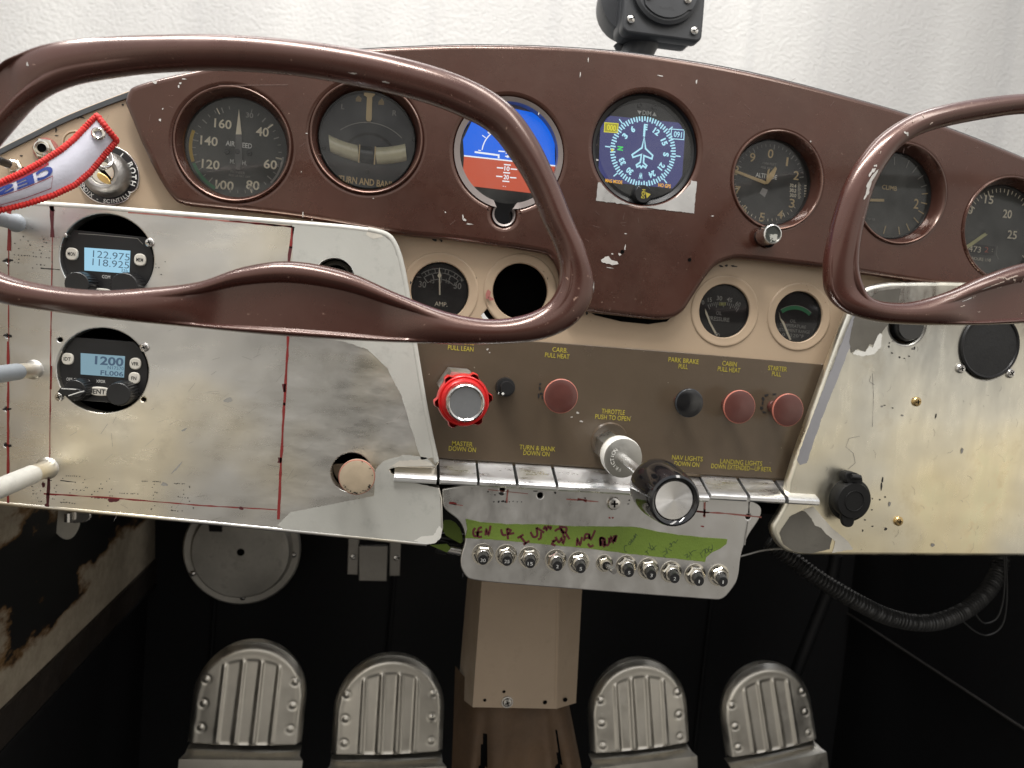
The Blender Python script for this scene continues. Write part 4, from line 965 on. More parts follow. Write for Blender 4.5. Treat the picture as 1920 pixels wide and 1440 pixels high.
# tachometer
t, m2, m3, c, k = inst('tachometer', 'round tachometer with 15, 20, 25 and an hour counter, at the right edge', 'gauge', 1892, 430, 87, DIALG, dd=-.003)
C_ = (1873, 432)
for s_, x, y, w in (('10', 1816, 393, 18), ('15', 1855, 374, 18), ('20', 1889, 401, 19), ('25', 1898, 440, 20)): tx(m2, s_, x, y, 15, w, CREAM, bold=.015)
for i in range(30):
    a = -68+i*6.6; big = i % 5 == 1
    tick(m2, C_, 66 if big else 70, 77, a+2, 2 if big else 1.5, CREAM)
arc(m2, C_, 76, 62, 88, 4, GREENM); tick(m2, C_, 66, 80, 107, 4, REDM)
m2.box(P(1815, 480, DT)[0], P(1866, 460, DT)[0], P(1840, 476, DT)[1], P(1840, 459, DT)[1], DT-.0002, DT+.0001, DIALN)
tx(m2, '473', 1828, 467, 11, 26, CREAM, DT+.0003); tx(m2, '2', 1850, 468, 10, 8, REDM, DT+.0003); tx(m2, ':', 1861, 468, 8, 2, CREAM, DT+.0003)
tx(m2, 'HOURS 1/10', 1840, 486, 6, 40, CREAM); m2.ribbon(PP([(1870, 462), (1868, 476), (1872, 486)], DT), .8*k, DT, PGREY)
nd = needle([(1849, 435), (1852, 440), (1814, 467), (1811, 461)], .0002, plain('pale_needle', (.62, .60, .30), .5)); nd.disc(P(1852, 433, .0006), 6*k, .0006, DIALG, 20)
fin(t, m2, m3, (('needle', nd),))

# small gauges in the beige panel
SDD = -.0045
def small(name, label, px, py, r):
    t, m2, m3, c, k = inst(name, label, 'gauge', px, py, r, DIALN, dd=SDD, gd=-.0022, gl=SMALL_GLASS, md=0)
    return t, m2, m3, c, k
SD = SDD+.0003
t, m2, m3, c, k = small('ammeter', 'small black ammeter scaled 30 to 30, in the beige panel behind the left yoke', 825, 546, 54)
C_ = (824, 562)
for r_ in (58, 50, 38): arc(m2, C_, r_, -40, 40, 1.3, PGREY, SD)
for i in range(13):
    a = -40+80*i/12; tick(m2, C_, 50, 58, a, 1.1 if i % 3 else 1.6, PGREY, SD)
for a in (-40, -20, 0, 20, 40): tick(m2, C_, 38, 58, a, 1.8, PGREY, SD)
for s_, x, y, h, w in (('30', 792, 533, 11, 14), ('15', 811, 527, 8, 7), ('0', 825, 527, 9, 6), ('15', 840, 527, 8, 8), ('30', 858, 536, 11, 14), ('+', 866, 525, 8, 8), ('AMP.', 827, 570, 8, 24)): tx(m2, s_, x, y, h, w, PGREY if s_ != 'AMP.' else CREAM, SD, bold=.01)
m2.ribbon(PP([(780, 519), (790, 520)], SD), 1.2*k, SD, PGREY)
nd = needle([(824, 500), (826, 512), (828, 517), (825.5, 521), (826, 553), (823, 553), (823, 521), (820, 517), (822.5, 512)], SDD+.0015, CREAM)
fin(t, m2, m3, (('needle', nd),))
t, m2, m3, c, k = small('oil_pressure_gauge', 'small black oil pressure gauge with numbers 15 to 60', 1359, 583, 50)
for s_, x, y, w in (('0', 1318, 567, 5), ('15', 1331, 562, 8), ('30', 1349, 559, 11), ('45', 1368, 562, 11), ('60', 1384, 570, 10)): tx(m2, s_, x, y, 8, w, PGREY, SD, bold=.01, rot=-(x-1350)*.008)
C_ = (1350, 632)
for i in range(17):
    a = -28+56*i/16; tick(m2, C_, 60 if i % 4 else 56, 66, a, 1.2, PGREY, SD)
for x in range(0, 5): m2.ribbon(PP([(1350+x*2.6, 567), (1349.5+x*2.5, 573)], SD+.0001), 2*k, SD+.0001, plain('olive_arc', (.28, .28, .07), .6))
tx(m2, 'OIL', 1348, 587, 7, 11, PGREY, SD); tx(m2, 'PRESSURE', 1348, 598, 7.5, 42, PGREY, SD, bold=.01)
nd = needle([(1322, 578), (1326, 586), (1333, 605), (1346, 628), (1343, 630), (1330, 606), (1323, 588)], SDD+.0015, CREAM); nd.lathe(P(1345, 629, SDD+.002), [(5*k, SDD+.001), (5*k, SDD+.002), (3*k, SDD+.0022)], PGREY, 20)
fin(t, m2, m3, (('needle', nd),))
t, m2, m3, c, k = small('oil_temperature_gauge', 'small black oil temperature gauge with a green arc', 1498, 594, 47.5)
arc(m2, (1488, 624), 47, -38, 38, 7, GREENM, SD); arc(m2, (1488, 624), 51, -38, 38, 1, PGREY, SD+.0001)
for s_, x, y, w in (('OIL', 1487, 602, 12), ('TEMPERATURE', 1487, 611, 53), ('INSTRUMENT RANGE', 1487, 620, 68), ('0°-220°F', 1487, 629, 44)): tx(m2, s_, x, y, 6, w, PGREY, SD)
nd = needle([(1461, 585), (1464, 597), (1470, 603), (1484, 637), (1481, 638), (1466, 604), (1463, 598)], SDD+.0015, CREAM); fin(t, m2, m3, (('needle', nd),))
# recess behind the empty hole and other openings
mb = MB(); c = P(970, 550, -.01); mb.lathe(c, [(70*S(970, 550), -.0045), (70*S(970, 550), -.03)], VOID, 40, cap1=True)
obj('dark_recess', mb, panel)

# ------------------------------------------------------------------ push-pull knobs on the brown strip
def knob(name, label, cap_px, cap_py, r, dcap, capm, shaftm, rs=10, th=.006, rim=None, group=None, worn=None, stem=None):
    c = P(cap_px, cap_py, dcap); k = S(cap_px, cap_py, dcap)
    t = thing(name, (c[0], -BD, c[1]), label, 'knob', group)
    m2 = MB(); m2.lathe(c, [(rs*1.2*k, BD-.001), (rs*1.2*k, BD+.002), (rs*1.05*k, BD+.003), (rs*k, BD+.003), (rs*k, dcap-th)], shaftm, 32); obj('shaft', m2, t)
    m2 = MB(); r_ = r*k
    m2.lathe(c, [(rs*k, dcap-th*1.6), (r_*.6, dcap-th*1.25), (r_*.95, dcap-th*.8), (r_, dcap-th*.45), (r_*.995, dcap-th*.2)], capm, 64)
    m2.lathe(c, [(r_*.995, dcap-th*.2), (r_*.98, dcap-th*.05), (r_*.945, dcap)], rim or capm, 64)
    m2.lathe(c, [(r_*.945, dcap), (r_*.92, dcap+.0001), (r_*.6, dcap+.0007), (.0001, dcap+.0009)], capm, 64)
    if worn:
        rr = random.Random(2)
        for i in range(26):
            a = rr.uniform(-2.6, -.4) if i < 20 else rr.uniform(0, 6.28); q = r_*rr.uniform(.80, .93)
            m2.blob((c[0]+q*math.cos(a), c[1]+q*math.sin(a)), rr.uniform(.5, 2.2)*k, rr.uniform(.5, 1.6)*k, dcap+.0006, worn, i, 9)
    obj('cap', m2, t); return t
PG = 'push-pull knobs on the brown strip'
knob('carburetor_heat_knob', 'round maroon knob under the words CARB. PULL HEAT', 1052, 743, 33, .036, KNOBR, KNOBR, rim=KNOBRIM, group=PG)
knob('cabin_heat_knob', 'round maroon knob under CABIN PULL HEAT, between the black knob and the starter knob', 1387, 763, 32, .028, KNOBR, KNOBR, rim=KNOBRIM, group=PG)
knob('starter_knob', 'round maroon knob under STARTER PULL, rightmost on the brown strip', 1478, 769, 31.5, .030, KNOBR, KNOBR, rim=KNOBRIM, group=PG)
knob('park_brake_knob', 'round black knob under PARK BRAKE PULL', 1293, 756, 27.5, .026, BLACKG, KNOBR, rim=plain('black_rim', (.03, .035, .042), .2), group=PG)
# small dimmer knob
c = P(951, 728, .018); k = S(951, 728, .018)
t = thing('dimmer_knob', (c[0], -BD, c[1]), 'tiny ribbed black rotary knob right of the red mixture knob', 'knob')
m2 = MB(); m2.lathe(c, [(18*k, BD-.0002), (18.5*k, BD+.001), (17.5*k, BD+.007)], BLACKP, 48, wob=lambda a: 1+.02*math.sin(a*24)); m2.lathe(c, [(17.5*k, BD+.007), (12.5*k, BD+.0072), (12.5*k, .0175), (12*k, .018), (.0001, .018)], BLACKP, 40)
obj('grip', m2, t)
m2 = MB(); m2.poly(PP([(943, 735), (946, 738), (943, 741), (940, 738)], .0182), .0182, WHT); m2.ribbon(PP([(936, 735), (934, 739)], BD+.0074), 1.5*k, BD+.0074, WHT); obj('pointer', m2, t)
# red mixture knob
MC = .100
c = P(873, 756, MC); k = S(873, 756, MC)
t = thing('mixture_knob', (c[0], -BD, c[1]), 'large bright red scalloped knob with a grey centre button', 'knob')
m2 = MB(); kb = S(853, 731, .01); ch = P(862, 729, .05); m2.lathe(ch, [(36*kb, .012), (36*kb, .046), (33*kb, .050), (24*kb, .050)], ALU3, 6, cap1=True); m2.lathe(ch, [(20*kb, BD-.001), (20*kb, .02)], REDP, 32); obj('hex_nut', m2, t)
m2 = MB(); m2.tube([(ch[0], ch[1], .05), (c[0], c[1], .072)], 24*kb, CREAMY, 32); m2.lathe(c, [(30*k, .064), (40*k, .070), (41*k, .074)], REDP, 40); obj('sleeve', m2, t)
def lobe(a):
    x = ((a+.35) % (2*math.pi/6))/(2*math.pi/6)-.5
    return 1+.13/(1+(x/.13)**6)
m2 = MB(); m2.lathe(c, [(40*k, .071), (48*k, .072), (51*k, .075), (51*k, .082), (49*k, .085)], REDP, 180, wob=lobe)
m2.lathe(c, [(49*k, .085), (47*k, .0856), (44*k, .0852), (43*k, .087), (39*k, .0885), (37*k, .0882)], REDP, 96); obj('red_ring', m2, t)
m2 = MB(); m2.lathe(c, [(37*k, .082), (37*k, .097), (35.5*k, MC), (33*k, MC+.0008), (31*k, MC), (29.5*k, MC-.0004)], STEEL, 72); m2.lathe(c, [(29.5*k, MC-.0004), (29*k, MC-.0002), (.0001, MC-.0002)], GREYCAP, 64); obj('button', m2, t)
# throttle
tc_ = P(1265, 939, .165); TL = .165; k = S(1265, 939, TL); k5 = S(1166, 858, .05)
b_ = P(1139, 835, BD); 
t = thing('throttle', (b_[0], -BD, b_[1]), 'black throttle knob with a spun silver face on a long chrome rod', 'throttle')
def along(f): return (b_[0]+(tc_[0]-b_[0])*f, b_[1]+(tc_[1]-b_[1])*f)
def cz(d): return along((d-BD)/(TL-BD))
m2 = MB(); kk = S(1150, 843, .02)
def prism(m_, prof, mat, seg, wob=None, cap=False):
    vs = []
    for r, d in prof:
        c0 = cz(d)
        for i in range(seg):
            a = 2*math.pi*i/seg+.5; q = wob(a) if wob else 1; vs.append((c0[0]+r*q*math.cos(a), c0[1]+r*q*math.sin(a), d))
    fs = [[j*seg+i, j*seg+(i+1) % seg, (j+1)*seg+(i+1) % seg, (j+1)*seg+i] for j in range(len(prof)-1) for i in range(seg)]
    if cap: fs.append([(len(prof)-1)*seg+i for i in range(seg)])
    m_.add(vs, fs, mat)
prism(m2, [(29*kk, BD-.001), (29*kk, .024), (26*kk, .028)], metal('zinc_nut', (.60, .62, .62), .3), 6, cap=True); obj('hex_nut', m2, t)
m2 = MB(); prism(m2, [(24*k5, .030), (36*k5, .036), (38*k5, .041)], CREAMY, 64); prism(m2, [(38*k5, .041), (38.5*k5, .048), (37*k5, .0505)], WHITEP, 64); prism(m2, [(37*k5, .0505), (36*k5, .0507), (8*k5, .0505)], metal('disc_face', (.42, .41, .38), .4), 64)
for i, ch in enumerate('FRICTION'):
    a = R(258-i*17); q = cz(.051); m2.text(ch, (q[0]+22*k5*math.cos(a), q[1]+22*k5*math.sin(a)), 7*k5, .0511, WHITEP, None, a-math.pi/2)
obj('friction_disc', m2, t)
m2 = MB(); prism(m2, [(8.6*k5, .04), (8.2*k5, .10), (8.2*k5, .125)], CHROME, 24); obj('rod', m2, t)
m2 = MB(); prism(m2, [(10*k, .119), (38*k, .120), (49*k, .1235), (55*k, .129), (57*k, .136), (57*k, .143), (53.5*k, .155), (51*k, .162), (49*k, .165), (45*k, .166), (41*k, .1652), (38*k, .163)], BLACKG, 80); obj('knob_grip', m2, t)
m2 = MB(); prism(m2, [(38*k, .163), (36.5*k, .1640), (18*k, .1636), (.0001, .1634)], None or SILC, 80)
obj('silver_face', m2, t)

# ------------------------------------------------------------------ knobs in the left aluminium panel
dc = .040
t = knob('primer_knob', 'cream faced knob with chipped edge in the lower hole of the left aluminium sheet', 669, 895, 34, .046, plain('cream_cap', (.47, .38, .27), .35), KNOBR, rim=KNOBRIM, worn=INK)
mb = MB(); c = P(627, 520, LD); k = S(627, 520, LD); mb.lathe(c, [(40*k, LD-.011), (40*k, LD-.05)], VOID, 40, cap1=True); mb.lathe(c, [(34*k, LD-.013), (27*k, LD-.009), (25*k, LD-.014)], BARE, 40)
obj('dark_recess', mb, panel); mb = MB(); c = P(659, 886, LD); k = S(659, 886, LD); mb.lathe(c, [(39*k, LD-.011), (39*k, LD-.05)], VOID, 40, cap1=True)
obj('dark_recess', mb, panel); mb = MB()
c = P(193, 695, LD); mb.lathe(c, [(92*k, LD-.012), (92*k, -.03)], VOID, 48, cap1=True)
obj('dark_recess', mb, panel); mb = MB()
c = P(201, 484, LD); mb.lathe(c, [(94*k, LD-.012), (94*k, -.03)], VOID, 48, cap1=True)
obj('dark_recess', mb, panel)

# ------------------------------------------------------------------ radios
RF = .020      # radio face depth
def radio(name, label, cx, cy, r, top_y, bot_y):
    k = S(cx, cy, RF); t = thing(name, P3(cx, cy, RF), label, 'radio', 'round avionics in the left aluminium sheet')
    m2 = MB(); q = []
    c = P(cx, cy, RF)
    yt, yb_ = (P(cx, top_y, RF)[1]-c[1])/k, (P(cx, bot_y, RF)[1]-c[1])/k
    for i in range(120):
        a = 2*math.pi*i/120; x, y = r*math.cos(a), r*math.sin(a)
        q.append((c[0]+x*k, c[1]+max(min(y, yt), yb_)*k))
    m2.sheet([q], RF, .012, BLACKP, .0006); obj('faceplate', m2, t); return t, k
def button(t, px, py, w, h, body, k, tw, th=6.5):
    m2 = MB(); c = P(px, py, RF+.0022); n = 32; q = []
    for i in range(n):
        a = 2*math.pi*i/n; ex = (abs(math.cos(a))**.8)*math.copysign(1, math.cos(a)); ey = (abs(math.sin(a))**.8)*math.copysign(1, math.sin(a)); q.append((c[0]+ex*w/2*k, c[1]+ey*h/2*k))
    m2.sheet([q], RF+.0022, .0024, WBTN, .0007); m2.text(body, c, th*k, RF+.0023, INK, tw*k, 0, .02); obj('button', m2, t)
def rknob(t, px, py, r, h, k, ptr=None, rib=26):
    m2 = MB(); c = P(px, py, RF+h)
    m2.lathe(c, [(r*1.04*k, RF-.0002), (r*k, RF+h*.85), (r*.94*k, RF+h)], BLACKP, 104, wob=lambda a: 1+.025*math.sin(a*rib)); m2.lathe(c, [(r*.94*k, RF+h), (r*.9*k, RF+h+.0003), (.0001, RF+h+.0002)], BLACKP, 40)
    o = obj('knob', m2, t)
    if ptr: 
        m3 = MB(); m3.sheet([PP(ptr, RF+h+.004)], RF+h+.004, .004, BLACKP, .0006)
        a, b = ptr[0], ptr[-1]
        for off in (1.8, 0): 
            pass
        m3.ribbon(PP([(ptr[0][0]+2, ptr[0][1]+1.5), (ptr[1][0]-3, ptr[1][1]+1)], RF+h+.0042), 1.7*k, RF+h+.0042, WHT); m3.ribbon(PP([(128+ptr[0][0]-113, ptr[0][1]+15), (ptr[2][0]-10, ptr[2][1]-.5), (ptr[2][0], ptr[2][1]-3)], RF+h+.0042), 1.8*k, RF+h+.0042, WHT)
        obj('pointer', m3, t)
LC = glow('lcd_backlight', (.34, .62, .80), .95); LC2 = glow('lcd_dim_backlight', (.20, .33, .40), .95); LI = glow('lcd_digit', (.055, .10, .16), .9)
t, k = radio('com_radio', 'round radio with a bright screen reading 122.975, above the left yoke bar', 201, 486, 81, 437, 600)
m2 = MB(); m2.sheet([PP([(158, 464), (244, 470), (242, 513), (158, 507)], RF+.0006)], RF+.0006, .001, LC, .0002)
for s_, x, y, w, h in (('122.975', 209, 479, 64, 13), ('118.925', 208, 494, 64, 13), ('25k', 234, 507, 13, 5)): m2.text(s_, P(x, y, RF+.0007), h*k, RF+.0008, LI, w*k, 0, -.005 if h > 6 else 0)
obj('screen', m2, t)
m2 = MB(); m2.ribbon(PP([(147, 438), (180, 440), (258, 447), (268, 458)], RF+.0003), 1*k, RF+.0003, PGREY)
for s_, x, y, w in (('OFF', 139, 514, 12), ('COM', 199, 519, 14), ('VOL', 165, 540, 13)): m2.text(s_, P(x, y, RF+.0003), 6*k, RF+.0003, WHT, w*k)
obj('lettering', m2, t)
button(t, 134, 476, 21, 23, 'MON', k, 13); button(t, 262, 487, 21, 23, 'MEM', k, 12); button(t, 191, 548, 34, 15, 'SQL', k, 20)
rknob(t, 144, 532, 22, .014, k); rknob(t, 233, 536, 25, .014, k)
t, k = radio('transponder', 'round transponder with a dim screen reading 1200, below the left yoke bar', 193, 696, 79, 636, 754)
m2 = MB(); m2.sheet([PP([(151, 662), (234, 668), (232, 708), (151, 702)], RF+.0006)], RF+.0006, .001, LC2, .0002)
for s_, x, y, w, h, bo in (('1200', 205, 677, 50, 15, .03), ('N17570', 217, 690, 28, 6, 0), ('FL006', 210, 700, 40, 8.5, .02)): m2.text(s_, P(x, y, RF+.0007), h*k, RF+.0008, LI, w*k, 0, bo)
obj('screen', m2, t)
m2 = MB()
for s_, x, y, w in (('OFF', 130, 711, 10), ('SBY', 144, 712, 10), ('GND', 161, 714, 13), ('XPDR', 189, 715, 16), ('CODE', 229, 718, 16), ('ON', 164, 726, 8), ('ALT', 163, 737, 8)): m2.text(s_, P(x, y, RF+.0003), 5.5*k, RF+.0003, WHT, w*k)
obj('lettering', m2, t)
button(t, 126, 673, 20, 22, 'IDT', k, 12); button(t, 253, 682, 20, 22, 'VFR', k, 13); button(t, 251, 709, 20, 22, 'FN', k, 9); button(t, 186, 734, 38, 17, 'ENT', k, 22, 9)
rknob(t, 140, 732, 20, .012, k, [(113, 727), (146, 729), (158, 736), (150, 745), (118, 742), (107, 735)]); rknob(t, 222, 739, 22, .016, k)

# ------------------------------------------------------------------ ignition switch, jacks on the left
t = thing('ignition_switch', P3(205, 331, .001), 'round key switch with a black plate marked BOTH, gold key inserted', 'switch')
m2 = MB(); k = S(205, 331); c = P(204, 329, .0)
q = []
for i in range(80):
    a = 2*math.pi*i/80; r = 55*(1-.07*math.exp(-((math.degrees(a)-340+360) % 360-0)**2/60)); 
    da = (math.degrees(a)-325) % 360; da = min(da, 360-da); r = 55*(1-.10*math.exp(-(da/8)**2))
    q.append((c[0]+r*k*math.cos(a), c[1]+r*k*math.sin(a)))
m2.sheet([q], .0015, .0015, STEEL, .0003)
q2 = [(c[0]+(x-c[0])*.965, c[1]+(y-c[1])*.965) for x, y in q]; m2.fan(c, q2, .0017, BLACKP)
def arctext(m_, s_, r, a_mid, step, h, mat, d, inward=False, w=None):
    n = len(s_)
    for i, ch in enumerate(s_):
        off = (i-(n-1)/2)*step
        a = R(a_mid-off if not inward else a_mid+off); rot = a-math.pi/2 if not inward else a+math.pi/2
        if ch != ' ': m_.text(ch, (c[0]+r*k*math.cos(a), c[1]+r*k*math.sin(a)), h*k, d, mat, None, rot, .02)
arctext(m2, 'BOTH', 45, 10, 15, 10, WHT, .0018); arctext(m2, 'L', 45, 58, 12, 9, WHT, .0018); arctext(m2, 'R', 45, 95, 12, 9, WHT, .0018)
arctext(m2, 'BENDIX - SCINTILLA', 48, 262, 7.4, 7, WHT, .0018, True); obj('dial_plate', m2, t)
m2 = MB(); c1 = P(206, 333, .012)
m2.lathe(c, [(42*k, .0016), (42*k, .004), (39*k, .008), (34*k, .012), (28*k, .0135), (23*k, .013), (20*k, .011)], GREYCAST, 64); m2.lathe(c, [(20*k, .011), (19*k, .0115), (.0001, .0115)], NICKEL, 48)
m2.poly([(c[0]+x*k, c[1]+y*k) for x, y in ((-14, 12), (-8, 16), (16, -9), (10, -14))], .0118, VOID); obj('lock_body', m2, t)
m2 = MB(); kq = [(192, 315), (199, 312), (206, 324), (208, 334), (204, 342), (196, 344), (186, 332), (182, 324)]
m2.sheet([chaikin(PP([(180, 326), (186, 322), (200, 330), (207, 340), (206, 345), (196, 344), (184, 336)], .020), 2)], .020, .0022, GOLD, .0005); obj('key', m2, t)
jk = thing('headphone_jack', P3(82, 281, .003), 'round jack socket with a nickel nut left of the red edged tag', 'socket', 'jack sockets on the beige panel')
m2 = MB(); c = P(82, 279, .004); m2.lathe(c, [(22*k, .0), (22*k, .001), (17*k, .0012)], MARKP, 32); m2.lathe(c, [(20*k, .001), (20*k, .004), (17*k, .0052), (14*k, .0052)], NICKEL, 6); obj('nut', m2, jk)
m2 = MB(); m2.lathe(c, [(14*k, .003), (13.5*k, .0075), (11*k, .008), (10*k, .007), (8*k, .0072), (7*k, .006)], NICKEL, 40); m2.disc(c, 8*k, .0062, VOID, 24); obj('socket_ring', m2, jk)
jk = thing('headphone_jack', P3(144, 268, .003), 'beige ringed jack socket partly hidden behind the red edged tag', 'socket', 'jack sockets on the beige panel')
m2 = MB(); c = P(141, 268, .002); m2.lathe(c, [(25*k, 0), (24*k, .0015), (21*k, .0018), (20*k, .0005), (18*k, .0008), (17*k, .003), (9*k, .003)], BEIGE, 48); m2.disc(c, 12*k, .0025, VOID, 24); obj('socket_ring', m2, jk)
pb = thing('push_button', P3(24, 312, .003), 'tiny black push button on a nickel nut at the left edge of the beige panel', 'button')
m2 = MB(); c = P(26, 312, .003); m2.lathe(c, [(13*k, 0), (13*k, .003), (10*k, .004), (8*k, .004)], NICKEL, 6); m2.lathe(c, [(8*k, .003), (8*k, .012)], STEEL, 24, cap1=True); obj('nut', m2, pb)
m2 = MB(); m2.lathe(c, [(7*k, .011), (7*k, .024), (6*k, .0255), (.0001, .0255)], BLACKP, 24); obj('plunger', m2, pb)

# ------------------------------------------------------------------ red edged tag with its ring
up = [(-90, 365), (-40, 352), (0, 343), (40, 325), (80, 303), (115, 281), (140, 260), (162, 237), (182, 217)]
lo = [(-90, 418), (-40, 404), (0, 394), (50, 382), (100, 366), (140, 347), (170, 322), (195, 292), (219, 264)]
dep = [.085, .080, .074, .068, .062, .056, .050, .046, .044]
t = thing('key_tag', P3(100, 330, .06), 'white fabric tag with a red stitched border and blue letters, hanging from the ignition key', 'tag')
def TG(s_, w, off=0.0):   # s_ 0 at the ring end .. 1 at the left end, w 0 upper edge .. 1 lower edge
    x = (1-s_)*8; i = min(7, max(0, int(x))); f = x-i
    ux, uy = up[i][0]+(up[i+1][0]-up[i][0])*f, up[i][1]+(up[i+1][1]-up[i][1])*f
    lx, ly = lo[i][0]+(lo[i+1][0]-lo[i][0])*f, lo[i][1]+(lo[i+1][1]-lo[i][1])*f
    d = dep[i]+(dep[i+1]-dep[i])*f+.006*math.sin(w*math.pi)*.5+.004*(1-w)+off
    q = P(ux+(lx-ux)*w, uy+(ly-uy)*w, d); return (q[0], q[1], d)
def cm(l): return [tuple(p) for p in catmull(l, 2)]
NS, NW = 48, 10
m2 = MB()
for off in (0, -.0012): m2.add([TG(i/NS, j/NW, off) for i in range(NS+1) for j in range(NW+1)], [[i*(NW+1)+j, i*(NW+1)+j+1, (i+1)*(NW+1)+j+1, (i+1)*(NW+1)+j] for i in range(NS) for j in range(NW)], TAGW)
def TR(pts, w, mat):   # printed line in tag coordinates
    vs = []; n = 20
    (s0, w0), (s1, w1) = pts
    for i in range(n+1):
        s_ = s0+(s1-s0)*i/n; ww = w0+(w1-w0)*i/n; vs += [TG(s_, ww-w/2, .0004), TG(s_, ww+w/2, .0004)]
    m2.add(vs, [[2*i, 2*i+1, 2*i+3, 2*i+2] for i in range(n)], mat)
TR([(.47, .13), (1, .13)], .07, TAGRED); TR([(.47, .50), (1, .50)], .02, TAGRED); TR([(.50, .80), (1, .84)], .02, TAGRED); TR([(.47, .50), (.50, .80)], .02, TAGRED)
TR([(.74, .90), (1, .90)], .06, TAGRED)
for i, ch in enumerate('CESSNA'):
    s0 = .505+i*.108
    m2.text(ch, (0, 0), .62, 0, TAGBLUE, 1.0, bold=.05, fn=lambda x, y, s0=s0: TG(min(1, s0+x*.092), .32-y*.42, .0005))
obj('cloth', m2, t)
m2 = MB(); loop = [TG(i/60, 0) for i in range(60, -1, -1)]+[TG(0, j/14) for j in range(1, 14)]+[TG(i/60, 1) for i in range(61)]
pts = []
for a, b in zip(loop, loop[1:]):
    a, b = Vector(a), Vector(b); n = max(1, int((b-a).length/.0006)); pts += [a.lerp(b, i/n) for i in range(n)]
m2.tube(pts, [.0021*(1+.16*math.sin(i*2.1)+.05*hr.uniform(-1, 1)) for i in range(len(pts))], TAGR, 8); obj('stitched_border', m2, t, 60)
g = TG(.075, .42, .001); m2 = MB(); k = S(186, 263, .05)
def torus(c3, r, rt, ax, mat, m_, n=40):
    ax = Vector(ax).normalized(); u = ax.orthogonal().normalized(); v = ax.cross(u)
    m_.tube([Vector(c3)+u*r*math.cos(2*math.pi*i/n)+v*r*math.sin(2*math.pi*i/n) for i in range(n)], rt, mat, 10, closed=True)
torus(g, 9*k, .0012, (.25, .1, 1), NICKEL, m2); obj('eyelet', m2, t)
m2 = MB(); cA = Vector(P(183, 292, .042)+(.042,)); torus(cA, 25*k, .0011, (.75, .35, .55), STEEL, m2, 56); torus(cA+Vector((.0016, .0006, .001)), 25*k, .0011, (.72, .38, .58), STEEL, m2, 56); obj('split_ring', m2, t)

# ------------------------------------------------------------------ grey tubes sticking out of the left panel
for i, (px, py, r, lab) in enumerate(((30, 418, 14, 'grey painted tube sticking out above the radio, topmost of three at the left edge'), (62, 693, 15, 'grey painted tube beside the transponder, middle of three at the left edge'), (88, 878, 17, 'grey painted tube near the lower left stippled marks, lowest of three'))):
    k = S(px, py, LD); c = P(px, py, LD); t = thing('support_tube', (c[0], -LD, c[1]), lab, 'tube', 'grey tubes at the left edge')
    m2 = MB(); tilt = Vector((0, 0, 0)); 
    m2.lathe(c, [(r*1.3*k, LD-.0005), (r*1.12*k, LD+.001), (r*.95*k, LD+.003), (r*.93*k, LD+.022)], TUBEG if i == 0 else ALU, 32); obj('stub', m2, t)
    m2 = MB(); m2.lathe(c, [(r*.95*k, LD+.021), (r*1.0*k, LD+.022), (r*1.0*k, LD+.20)], TUBEG if i < 2 else WHITEP, 32, cap1=True); obj('sleeve', m2, t)

PGREY2 = plain('number_grey', (.55, .55, .53), .6)
